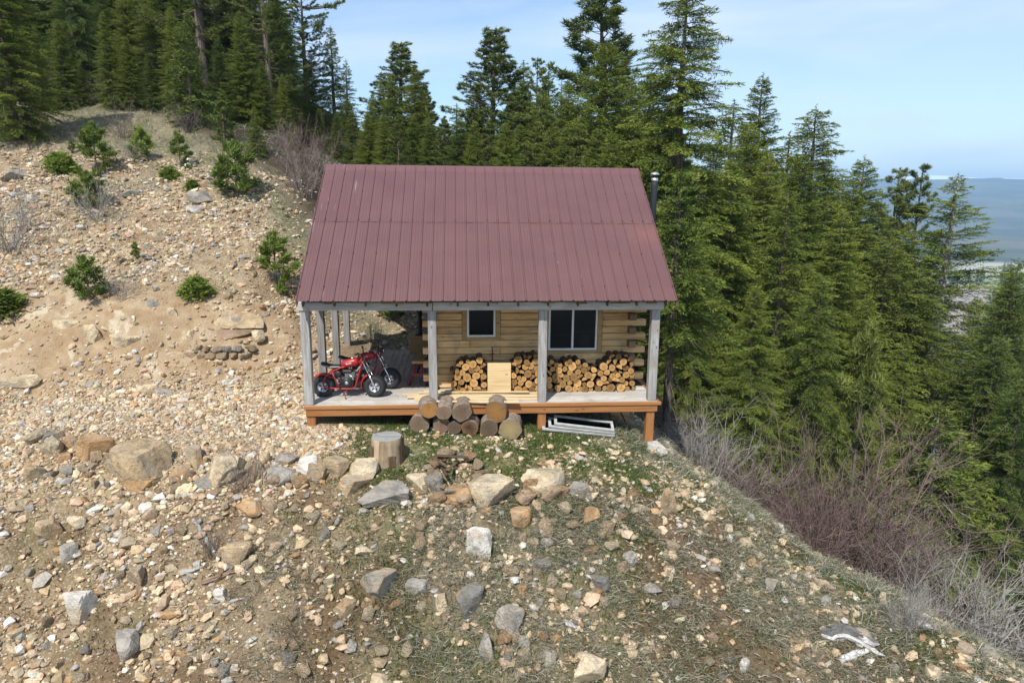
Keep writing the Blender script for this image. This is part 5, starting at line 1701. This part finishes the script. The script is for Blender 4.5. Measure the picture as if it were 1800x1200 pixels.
# square panel that leans on the stack
p0, p1 = at(857, 680, Y=FY-.06), at(898, 680, Y=FY-.06)
ph = float(at(877, 637.5, Y=FY-.02)[2])
mb = MB()
for k in range(4): mb.box((0, -.012, k*ph/4+.002), (float(p1[0]-p0[0]), .012, (k+1)*ph/4), 0, .3+.2*k, bev=.003)
o = mb.build('square_board', [M_PANEL], None, (float(p0[0]), FY-.09, .003), (-.10, 0, 0))
tag(o, 'square pale pine panel leaning against the firewood stack', 'panel')
# splitting wedge / tool hung on the wall
mb = MB(); mb.tube([(0, 0, -.16), (0, 0, .16)], .011, 6, 0); mb.tube([(-.05, 0, .0), (.04, 0, .01)], .012, 6, 0)
pt = at(865.5, 622, Y=WY-.03); o = mb.build('iron_bar', [M_RUST], None, tuple(pt)); tag(o, 'short dark iron bar on the wall above the square panel', 'tool')

# sawn boards lying on the deck
bl = [(708,692,893,697,.09),(716,697,945,694.5,.11),(735,689,930,688,.07),(728,701,947,699.5,.12),(800,685.5,944,684,.06),(760,704.5,912,706,.08),(770,693,946,689.5,.10),(745,687,880,685,.07)]
BLAB = ['leftmost board with its end toward the motorbikes', 'long pale board lying over the others', 'thin board at the back of the fan', 'board nearest the deck edge, left part under the post', 'short thin board farthest back by the middle post',
        'front board ending before the middle post', 'uppermost pale board of the fan', 'slim board just behind the second post']
for k, (x0, y0, x1, y1, w) in enumerate(bl):
    a_, b_ = at(x0, y0, z=.02+.02*(k % 3)), at(x1, y1, z=.02+.02*(k % 3))
    d = b_-a_; L = float(np.hypot(d[0], d[1]))
    mb = MB(); mb.box((0, -w/2, 0), (L, w/2, .02), 0, random.random(), bev=.002)
    o = mb.build('sawn_board', [M_LUM], None, (a_[0], a_[1], .004+.021*(k % 3)), (0, 0, math.atan2(d[1], d[0])))
    tag(o, BLAB[k]+' on the porch', 'board', 'sawn boards on the porch deck')

# ------------------------------------------------------------------ log rounds before the deck, stump
LR = [(739,746,16.5,M_ENDO,'dark grey faced log round, leftmost on the ground','b'),(773,747,15.5,M_ENDO,'log round on the ground with radial cracks, second from left','b'),
      (800,752,13,M_ENDO,'smallest log round of the bottom row','b'),(828,752,15,M_ENDD,'log round with a black rotten heart in the bottom row','b'),(861,753,16.5,M_ENDO,'grey faced log round under the orange topped pile end','b'),
      (899,755,19,M_ENDY,'biggest yellowish log round at the right end of the pile','b'),(752,721,15.5,M_ENDOR,'tan log round on top, leftmost of the upper row','t'),
      (782,723,14,M_ENDO,'silvery barked log round in the upper row, tilted up','t'),(812,725,16.5,M_ENDO,'log round right of the silvery one in the upper row','t'),(875,724,19,M_ENDOR,'bright orange faced log round on top at the right','t')]
for k, (px, py, rp_, m_, lab, lv) in enumerate(LR):
    P = at(px, py, Y=-.62 if lv == 'b' else -.52)
    s = float((P-CAM)@FWD)/FPX
    L = .52
    if lv == 'b':
        for Yq in np.arange(-.8, -.1, .02):     # slide back until the log rests on the ground
            P = at(px, py, Y=Yq)
            if P[2]-rp_*s*.95 <= h1(P[0], P[1]+.2): break
    else: P = at(px, py, Y=-.36)
    me = log_mesh(rp_*s, L, 500+k, 'round', [M_BARKP, m_], 22)
    o = link('log_round', me, None, (P[0], P[1]+L/2, P[2]), (.12 if k == 7 else random.uniform(-.03, .03), 0, random.uniform(-.14, .14)))
    tag(o, lab, 'log', 'log rounds piled before the porch')
P = hit(679, 818); s = float((P-CAM)@FWD)/FPX
R_ = 28*s; Hs = .42
mb = MB(); ns = 30; g2 = np.random.default_rng(9)
rv = 1+g2.normal(0, .02, ns)
lev = [(-.08, 1.1), (.0, 1.06), (.12, 1.0), (.3, .97), (Hs-.03, .965), (Hs, .93)]
V = [(R_*f*rv[i]*math.cos(6.2832*i/ns), R_*f*rv[i]*math.sin(6.2832*i/ns), z) for z, f in lev for i in range(ns)]
mb.add(V, [(k*ns+i, k*ns+(i+1) % ns, (k+1)*ns+(i+1) % ns, (k+1)*ns+i) for k in range(5) for i in range(ns)], 0, .6, True)
M_STUMP = wood('peeled_stump_wood', 2, (.16,.11,.065), (.42,.32,.20), (.58,.48,.34), blotch=(.13,.085,.06), grain=.35)
stump = mb.build('chopping_stump', [M_STUMP], None, (P[0], P[1]+R_*.7, h1(P[0], P[1]+R_*.7)))
tag(stump, 'upright chopping stump with a grey sawn top on the gravel edge', 'stump')
mb = MB(); mb.add([(R_*.93*rv[i]*math.cos(6.2832*i/ns), R_*.93*rv[i]*math.sin(6.2832*i/ns), Hs+.001) for i in range(ns)], [list(range(ns))], 0, .5)
M_STOP = wood('grey_sawn_top', 0, (.22,.215,.205), (.36,.35,.34), (.48,.47,.45), grain=.5)
mb.build('stump_top', [M_STOP], stump)
mb = MB()
for k in range(5):
    a_ = [-.5, -.25, -1.2, 3.6, .2][k]; rr0 = R_*1.0
    c_, s_ = math.cos(a_), math.sin(a_); w_ = .12+.04*(k % 2)
    V = [(rr0*math.cos(a_+da)*f, rr0*math.sin(a_+da)*f, z) for (z, f) in ((-.05, 1.1), ([.30,.42,.14,.3,.2][k], 1.02)) for da in (-w_*1.6, 0, w_*1.6)]
    V += [(x*1.05, y*1.05, z) for x, y, z in V]
    mb = MB(); mb.add(V, [(6,7,10,9), (7,8,11,10), (3,4,10,9), (4,5,11,10), (0,3,9,6), (5,2,8,11)], 0, .4)
    mb.build('bark_flap', [M_BARKF], stump)

# ------------------------------------------------------------------ under the deck
M_SASH = plain('weathered_white_frame', (.40,.40,.385), .55, var=.35)
for k, (xa, ya, xb, yb, dp, lab) in enumerate([(953,760,1080,772,.36,'lowest white window sash under the deck'), (964,754,1080,767,.34,'middle white window sash of the stack under the deck'), (974,748,1079,762,.32,'top white window sash with its glass, tipped under the deck')]):
    a_ = hit(xa, 760); b_ = hit(xb, 772); a_[2] = h1(a_[0], a_[1])+.05+.055*k; b_[2] = h1(b_[0], b_[1])+.05+.055*k
    d = b_-a_; L = float(np.linalg.norm(d)); w = dp; t = .035; f_ = .055
    e = empty('window_sash', tuple(a_), (.22+.03*k, -math.asin((b_[2]-a_[2])/L), math.atan2(d[1], d[0])))
    tag(e, lab, 'window', 'window sashes under the deck')
    mb = MB(); mb.box((0, 0, 0), (L, f_, t), 0); mb.build('sash_rail', [M_SASH], e)
    mb = MB(); mb.box((0, w-f_, 0), (L, w, t), 0); mb.build('sash_rail', [M_SASH], e)
    mb = MB(); mb.box((0, f_+.001, .001), (f_, w-f_-.001, t-.001), 0); mb.build('sash_stile', [M_SASH], e)
    mb = MB(); mb.box((L-f_, f_+.001, .001), (L, w-f_-.001, t-.001), 0); mb.build('sash_stile', [M_SASH], e)
    mb = MB(); mb.box((f_+.001, f_+.001, .014), (L-f_-.001, w-f_-.001, .018), 0); mb.build('sash_pane', [M_GLASS], e)
for k, (xa, ya, xb, yb, lab) in enumerate([(1071,724,1074,752,'upright rusty rod under the right bay of the deck'), (1090,722,1104,753,'slanting rusty rod under the right bay of the deck')]):
    a_, b_ = at(xa, ya, Y=.7), at(xb, yb, Y=.62)
    mb = MB(); mb.tube([a_, (a_+b_)/2+np.array([.01,0,0]), b_], .016, 6, 0); o = mb.build('rusty_rod', [M_RUST]); tag(o, lab, 'rod')
v, f = rock_shape(77, 3, 9, .12); v = v/np.abs(v).max(0)*np.array([.75, .3, .24])
tp = at(880, 742, Y=.75)
tag(link('tarp_bundle', tri_mesh('tarp_bundle', v, f, M_TARP, smooth=True), None, (tp[0], tp[1], h1(tp[0], tp[1])+.2)), 'dark blue bundle under the deck behind the log rounds', 'tarp')

# ------------------------------------------------------------------ back porch things
e = empty('sawhorse', tuple(at(742, 668, z=0.)*np.array([1,1,0])+np.array([0,0,.0])), (0, 0, 1.45))
tag(e, 'low red legged bench with a wooden top beside the cabin’s left wall', 'bench')
mb = MB(); mb.box((-.5, -.13, .50), (.5, .13, .56), 0, .6, bev=.01); mb.build('bench_top', [M_TRIM], e)
for sx in (-1, 1):
    for sy in (-1, 1):
        mb = MB(); mb.tube([(sx*.36, sy*.06, .5), (sx*.44, sy*.2, .0)], .03, 4, 0); mb.build('leg', [M_REDF], e)
    mb = MB(); mb.box((sx*.4-.015, -.14, .2), (sx*.4+.015, .14, .27), 0); mb.build('brace', [M_REDF], e)
bp = at(737, 612, Y=4.55); 
mb = MB(); mb.box((-.24, -.2, 0), (.24, .2, .42), 0, .5, bev=.01); mb.box((-.27, -.23, .421), (.27, .23, .46), 0, .9, bev=.006)
tag(mb.build('wooden_crate', [M_TRIM], None, (bp[0], 4.5, .002)), 'brown wooden box at the back end of the side porch', 'box')
mb = MB(); mb.lathe([(.001, 0), (.13, 0), (.13, .03), (.05, .07), (.055, .2), (.075, .34), (.05, .46), (.085, .6), (.11, .72), (.07, .84), (.001, .86)], 14, 0)
tag(mb.build('dark_post', [M_BLACK], None, (bp[0]+.03, 4.5, .464)), 'tall dark post standing on the brown wooden box', 'ornament')  # dark upright shape, built as a turned post
# cups on the window sills inside
pj = at(855, 583, Y=WY+.14); 
mb = MB(); mb.lathe([(.001, 0), (.03, 0), (.032, .11), (.014, .15), (.014, .19), (.001, .19)], 12, 0)
tag(mb.build('bottle', [M_STEEL], None, (pj[0], WY+.115, W1[2]+.045)), 'small bottle behind the glass of the small window', 'bottle')

v, f = rock_shape(88, 3, 12, .12); v = v/np.abs(v).max(0)*np.array([.16, .12, .24])
pj = at(1028, 598, Y=WY+.34)
tag(link('white_cloth', tri_mesh('white_cloth', v, f, M_WHITEP, smooth=True), None, (pj[0], pj[1], pj[2]-.05)), 'heap of white cloth behind the right hand pane of the sliding window', 'cloth')
pj = at(1026, 562, Y=WY+.45)
mb = MB()
for k in range(9): mb.box((-.22+k*.048, -.01+.012*(k % 2), -.30), (-.172+k*.048, .0+.012*(k % 2), .32), 0, .5)
tag(mb.build('hanging_curtain', [plain('grey_curtain', (.30,.29,.27), .9)], None, (pj[0]+.03, pj[1], pj[2])), 'grey hanging cloth inside the upper right of the sliding window', 'curtain')
pj = at(985, 588, Y=WY+.4)
mb = MB(); mb.box((-.3, -.1, -.02), (.3, .1, .02), 0); tag(mb.build('inner_shelf', [M_TRIM], None, (pj[0], pj[1], pj[2])), 'dim wooden shelf inside the left pane of the sliding window', 'shelf')
# ------------------------------------------------------------------ two red minibikes
def arc(cx_, cz_, r, a0, a1, n): return [(cx_+r*math.cos(R(a)), cz_+r*math.sin(R(a))) for a in np.linspace(a0, a1, n)]
def wheel(parent, name, x, z, steer=0.):
    w = empty(name); w.parent = parent; w.location = (x, 0, z); w.rotation_euler = (0, 0, steer)
    M = Matrix.Rotation(math.pi/2, 4, 'X')
    Rr, wd = .216, .085
    mb = MB()
    prof = [(.108, -.085), (.125, -.104), (.165, -.114), (.197, -.103), (.213, -.068), (.217, -.02), (.217, .02), (.213, .068), (.197, .103), (.165, .114), (.125, .104), (.108, .085)]
    mb.lathe(prof, 36, 0, M)
    for k in range(36):       # knobbly tread blocks
        for sgn in (-1, 1):
            a_ = 6.2832*(k+.25*sgn)/36
            T_ = Matrix.Rotation(a_, 4, 'Y') @ Matrix.Translation((0, sgn*.032, .214))
            mb.box((-.012, -.024, -.004), (.012, .024, .010), 0, .5, T_)
    mb.build('tyre', [M_TYRE], w)
    mb = MB()
    mb.lathe([(.110, -.088), (.115, -.078), (.10, -.06), (.085, -.042), (.06, -.048), (.035, -.06), (.03, -.075), (.001, -.075)], 30, 0, M)
    mb.lathe([(.001, .075), (.03, .075), (.035, .06), (.06, .048), (.085, .042), (.10, .06), (.115, .078), (.110, .088)], 30, 0, M)
    for k in range(5):
        a_ = 6.2832*k/5
        for sgn in (-1, 1):
            T_ = Matrix.Rotation(a_, 4, 'Y') @ Matrix.Translation((0, sgn*.05, .062))
            mb.box((-.012, -.008, -.026), (.012, .008, .026), 1, .5, T_)
    mb.build('rim', [M_RIM, M_BLACK], w)
    return w
def fender(parent, cx_, cz_, r, a0, a1, w, name='fender'):
    mb = MB(); P_ = arc(cx_, cz_, r, a0, a1, 12)
    V = []
    for (x, z) in P_:
        n_ = np.array([x-cx_, z-cz_]); n_ = n_/np.linalg.norm(n_)
        for yy, dr in ((-w, -.02), (-w*.8, .0), (0, .008), (w*.8, 0), (w, -.02)):
            V.append((x+n_[0]*dr, yy, z+n_[1]*dr))
    F = [(k*5+j, k*5+j+1, (k+1)*5+j+1, (k+1)*5+j) for k in range(11) for j in range(4)]
    mb.add(V, F, 0, .5, True)
    o = mb.build(name, [M_RED], parent); s_ = o.modifiers.new('thick', 'SOLIDIFY'); s_.thickness = .006
    return o
def minibike(loc, rz, label, steer=0., lamp=False):
    b = empty('minibike', loc, (0, 0, rz)); tag(b, label, 'motorbike', 'red minibikes on the porch')
    wheel(b, 'rear_wheel', 0, .218); wheel(b, 'front_wheel', 1.045, .218, steer)
    # frame
    mb = MB()
    for sy in (-1, 1):
        y = sy*.10
        mb.tube([(.03, y*1.15, .215), (.30, y, .188), (.60, y, .185), (.66, y*.95, .235), (.725, y*.6, .47), (.79, y*.3, .70)], .015, 8, 0)
        mb.tube([(.03, y*1.15, .23), (.02, y*1.1, .33), (.07, y, .44), (.20, y*.85, .545), (.38, y*.7, .62), (.55, y*.4, .655), (.77, y*.25, .74)], .015, 8, 0)
        mb.tube([(.20, y*.95, .54), (.33, y, .20)], .011, 8, 0)
    mb.tube([(.765, 0, .66), (.805, 0, .80)], .026, 10, 0)
    mb.tube([(.30, -.10, .19), (.30, .10, .19)], .013, 8, 0); mb.tube([(.60, -.10, .19), (.60, .10, .19)], .013, 8, 0); mb.tube([(.2, -.085, .545), (.2, .085, .545)], .012, 8, 0)
    mb.build('frame', [M_RED], b)
    # fork
    fk = empty('fork'); fk.parent = b; fk.location = (0, 0, 0)
    for sy in (-1, 1):
        mb = MB(); mb.tube([(.80, sy*.115, .80), (.945, sy*.115, .48)], .013, 10, 0); mb.tube([(.945, sy*.115, .48), (1.05, sy*.118, .225)], .019, 10, 0); mb.tube([(.942, sy*.115, .487), (.952, sy*.115, .465)], .023, 10, 0)
        mb.lathe([(.001, 0), (.022, 0), (.022, .02), (.001, .02)], 10, 0, Matrix.Translation((1.045, sy*.12, .218)) @ Matrix.Rotation(R(90), 4, 'X'))
        mb.build('fork_leg', [M_CHROME], fk)
    mb = MB(); mb.box((.775, -.135, .775), (.825, .135, .797), 0, .5, bev=.006); mb.box((.83, -.135, .70), (.87, .135, .718), 0, .5, bev=.005); mb.build('fork_clamp', [M_RED], fk)
    # handlebar
    hb = MB(); pts = [(.74, -.36, .96), (.775, -.24, .955), (.80, -.12, .86), (.805, 0, .83), (.80, .12, .86), (.775, .24, .955), (.74, .36, .96)]
    hb.tube(pts, .012, 8, 0); hbo = hb.build('handlebar', [M_BLACK], b)
    for sy in (-1, 1):
        mb = MB(); mb.tube([(.735, sy*.375, .96), (.765, sy*.265, .957)], .02, 10, 0); mb.build('grip', [M_BLACK], hbo)
        mb = MB(); mb.tube([(.79, sy*.22, .945), (.83, sy*.33, .925)], .006, 6, 0); mb.build('brake_lever', [M_CHROME], hbo)
    # tank
    mb = MB(); T_ = Matrix.Translation((.55, 0, .70)) @ Matrix.Rotation(R(-13), 4, 'Y') @ Matrix.Rotation(R(90), 4, 'Y') @ Matrix.Diagonal((1., .98, 1., 1))
    mb.lathe([(.001, -.185), (.045, -.178), (.072, -.155), (.084, -.10), (.090, 0), (.088, .10), (.074, .155), (.045, .178), (.001, .185)], 24, 0, T_)
    tk = mb.build('fuel_tank', [M_RED], b)
    mb = MB(); mb.lathe([(.026, 0), (.026, .02), (.001, .024)], 14, 0, Matrix.Translation((.60, 0, .795))); mb.build('fuel_cap', [M_CHROME], tk)
    mb = MB()
    for k, (xx, ww) in enumerate([(-.055, .018), (-.032, .01), (-.014, .012), (.006, .01), (.022, .008), (.04, .014)]):
        for sy in (-1, 1):
            T2 = Matrix.Translation((.55, 0, .70)) @ Matrix.Rotation(R(-13), 4, 'Y')
            mb.box((xx-ww/2, sy*.0905-.0015, -.002), (xx+ww/2, sy*.0905+.0015, .018+.01*(k in (0, 3))), 0, .5, T2)
    mb.build('tank_lettering', [M_WHITEP], tk)
    # seat
    mb = MB(); ns_ = 9; V = []
    for k in range(ns_):
        t = k/(ns_-1); x = -.02+.40*t; zc = .675-.05*math.sin(t*2.2)+.02*(1-t)**3; w = .10*(1-.35*t)*(1 if 0 < k < ns_-1 else .75); th = .042*(1 if 0 < k < ns_-1 else .6)
        for a_ in np.linspace(0, 2*math.pi, 12, endpoint=False): V.append((x, w*math.cos(a_), zc+th*math.copysign(abs(math.sin(a_))**.6, math.sin(a_))))
    F = [(k*12+j, k*12+(j+1) % 12, (k+1)*12+(j+1) % 12, (k+1)*12+j) for k in range(ns_-1) for j in range(12)] + [list(range(12))[::-1], [(ns_-1)*12+j for j in range(12)]]
    mb.add(V, F, 0, .5, True); st_ = mb.build('seat', [M_BLACK], b)
    mb = MB()
    for sy in (-1, 1): mb.tube([(-.01, sy*.088, .672), (.12, sy*.094, .64), (.26, sy*.085, .63), (.36, sy*.07, .64)], .005, 6, 0)
    mb.build('seat_piping', [M_WHITEP], st_)
    fender(b, 0, .218, .265, 48, 158, .085); fender(b, 1.02, .24, .262, 118, 196, .08)
    # engine
    en = empty('engine'); en.parent = b
    Mx = Matrix.Rotation(R(90), 4, 'X')
    mb = MB(); mb.box((.37, -.10, .20), (.62, .10, .42), 0, .5, bev=.02); mb.box((.46, -.07, .42), (.64, .07, .53), 0, .5, bev=.012)
    for k in range(5): mb.box((.455, -.085, .425+k*.022), (.65, .085, .433+k*.022), 1)
    mb.build('engine_block', [M_BLACK, M_STEEL], en)
    mb = MB(); mb.lathe([(.001, .135), (.06, .135), (.09, .125), (.105, .10), (.108, .06)], 26, 0, Matrix.Translation((.49, .0, .315)) @ Mx); mb.lathe([(.001, .139), (.03, .137), (.034, .134)], 16, 1, Matrix.Translation((.49, .0, .315)) @ Mx)
    mb.build('starter_cover', [M_BLACK, M_STEEL], en)
    mb = MB(); mb.lathe([(.001, .11), (.05, .11), (.066, .095), (.068, -.02), (.001, -.02)], 20, 0, Matrix.Translation((.32, .0, .49)) @ Mx); mb.build('air_filter', [M_BLACK], en)
    mb = MB(); mb.box((.40, -.10, .50), (.60, .06, .57), 0, .5, bev=.02); mb.tube([(.52, -.09, .46), (.60, -.11, .44), (.63, -.11, .38)], .018, 8, 1); mb.build('carburettor', [M_BLACK, M_CHROME], en)
    mb = MB(); mb.tube([(.64, .05, .46), (.70, .09, .40), (.60, .13, .30), (.36, .14, .30)], .022, 10, 0); mb.build('exhaust', [M_STEEL], en)
    mb = MB(); mb.tube([(.50, -.11, .19), (.46, -.17, .10), (.47, -.21, .012)], .009, 8, 0); mb.tube([(.47, -.21, .012), (.50, -.23, .008)], .008, 6, 0); mb.build('kickstand', [M_RED], b)
    mb = MB(); mb.tube([(.36, -.17, .21), (.36, .17, .21)], .012, 8, 0); mb.build('footpeg', [M_BLACK], b)
    mb = MB()
    for sy in (-1, 1):
        mb.tube([(.84, sy*.03, .86), (.87, sy*.08, .80), (.80, sy*.07, .66), (.72, sy*.05, .55)], .005, 5, 0)
    mb.build('cable', [M_BLACK], b)
    if lamp:
        hl = MB(); T_ = Matrix.Translation((.90, 0, .83)) @ Matrix.Rotation(R(90), 4, 'Y')
        hl.lathe([(.001, -.06), (.04, -.055), (.06, -.02), (.064, .02)], 20, 0, T_); hl.lathe([(.064, .02), (.055, .035), (.001, .042)], 20, 1, T_); hl.build('headlight', [M_BLACK, M_CHROME], b)
    return b
rw = at(569.5, 697, z=0); fw = at(657.5, 697, z=0)
ang = math.atan2(fw[1]-rw[1], fw[0]-rw[0])
minibike((rw[0], rw[1]+.04, .0), ang, 'front red minibike with black seat, nearest the porch edge', -.12)
minibike((rw[0]+.245, rw[1]+.60, .0), ang+.02, 'rear red minibike half hidden behind the front one', -.2, True)

# ------------------------------------------------------------------ driftwood, sticks
def log_stick(pxa, pya, pxb, pyb, r, mat, label, name='dead_branch', cat='branch', lift=.6, seed=3, forks=0):
    a_, b_ = hit(pxa, pya), hit(pxb, pyb); g_ = np.random.default_rng(seed)
    m = 9
    pts = []
    for k in range(m):
        t = k/(m-1); p = a_*(1-t)+b_*t; z = h1(p[0], p[1]); p = p+g_.normal(size=3)*r*.22; p[2] = max(z, a_[2]*(1-t)+b_[2]*t)+r*lift; pts.append(p)
    n = 16 if r > .05 else 7
    rd = [r*(1-.55*(k/(m-1))**1.3)*g_.uniform(.9, 1.1) for k in range(m)]; rd[0] *= .55; rd[1] *= .85; rd[-1] *= .35
    mb = MB(); mb.tube(pts, rd, n, 0, smooth=False)
    if r > .05:      # split, fluted weathered wood
        fl = g_.choice([1.10, 1.0, .95, .74, 1.08, .80], n)
        for i in range(n*m):
            k = i % n; j = i//n
            f_ = fl[k]*(1+.10*math.sin(j*1.3+k*2.1)); mb.v[i] = tuple(pts[j]+(np.array(mb.v[i])-pts[j])*f_)
        for q in range(n*(m-1)): k = q % n; mb.t[q] = .0 if min(fl[k], fl[(k+1) % n]) < .78 else .9
    for k in range(forks):
        i = int(g_.integers(m-4, m-1)); d = unit((b_-a_)+g_.normal(size=3)*np.linalg.norm(b_-a_)*.55); L = np.linalg.norm(b_-a_)*g_.uniform(.3, .55)
        mb.tube([pts[i]-d*L*.2, pts[i]+d*L*.3, pts[i]+d*L*.7, pts[i]+d*L+np.array([0,0,.05])], [r*.62, r*.42, r*.25, r*.05], 7, 0, tint=.7, smooth=False)
    o = mb.build(name, [mat]); tag(o, label, cat); return o
M_DRIFT = wood('silver_driftwood', 0, (.16,.155,.15), (.40,.39,.37), (.56,.55,.53), grain=1., tintamt=1.3)
log_stick(1445, 1118, 1535, 1134, .13, M_DRIFT, 'silvery weathered root stump lying at the lower right', 'driftwood_root', 'driftwood', .5, 4, 3)
log_stick(1475, 1165, 1538, 1140, .06, M_DRIFT, 'lower silvery prong beside the weathered root stump', 'driftwood_prong', 'driftwood', .6, 5)
log_stick(352, 1030, 422, 1004, .055, wood('brown_old_log', 0, (.10,.065,.045), (.22,.15,.105), (.32,.24,.18)), 'brown old log piece low on the left slope', 'old_log', 'log', .7, 6)
log_stick(318, 1012, 356, 998, .045, M_DRIFT, 'grey split log piece left of the brown old log', 'old_log', 'log', .7, 7)
log_stick(402, 1062, 430, 1052, .03, M_DRIFT, 'short grey stick below the white angular rock', 'dead_branch', 'branch', .7, 8)
log_stick(340, 915, 385, 985, .035, M_DRIFT, 'twisted grey root with side prongs below the rock line', 'dead_root', 'root', .9, 9, 5)
log_stick(830, 1065, 866, 1064, .014, M_LUM, 'pale cut stick between the two grey slabs', 'cut_stick', 'stick', 1.2, 10)
log_stick(575, 932, 605, 912, .02, M_SHEATH, 'brown stick on the grass left of centre', 'dead_branch', 'branch', 1., 11)
log_stick(884, 1132, 902, 1158, .02, M_DRIFT, 'pale stick right of the upright grey splinter', 'dead_branch', 'branch', 1., 12)
log_stick(1335, 862, 1350, 855, .03, M_SHEATH, 'broken orange brown log end at the crest', 'dead_branch', 'branch', 1., 13)
log_stick(465, 880, 464, 838, .012, M_LUM, 'thin pale stake right of the dry bush', 'stake', 'stick', 1., 14)

# ------------------------------------------------------------------ air
n = N('valley_haze')
n.n.remove(n.b)
pv = n.new('VolumePrincipled')
pv.inputs['Color'].default_value = (.42, .69, 1.0, 1)
pv.inputs['Density'].default_value = 1.7e-4
pv.inputs['Anisotropy'].default_value = -.1
n.l.new(pv.outputs[0], n.out.inputs['Volume'])
mb = MB(); mb.box((-9200, -400, -560), (9300, 9300, 330), 0)
hz = mb.build('haze', [n.m]); tag(hz, kind='stuff')
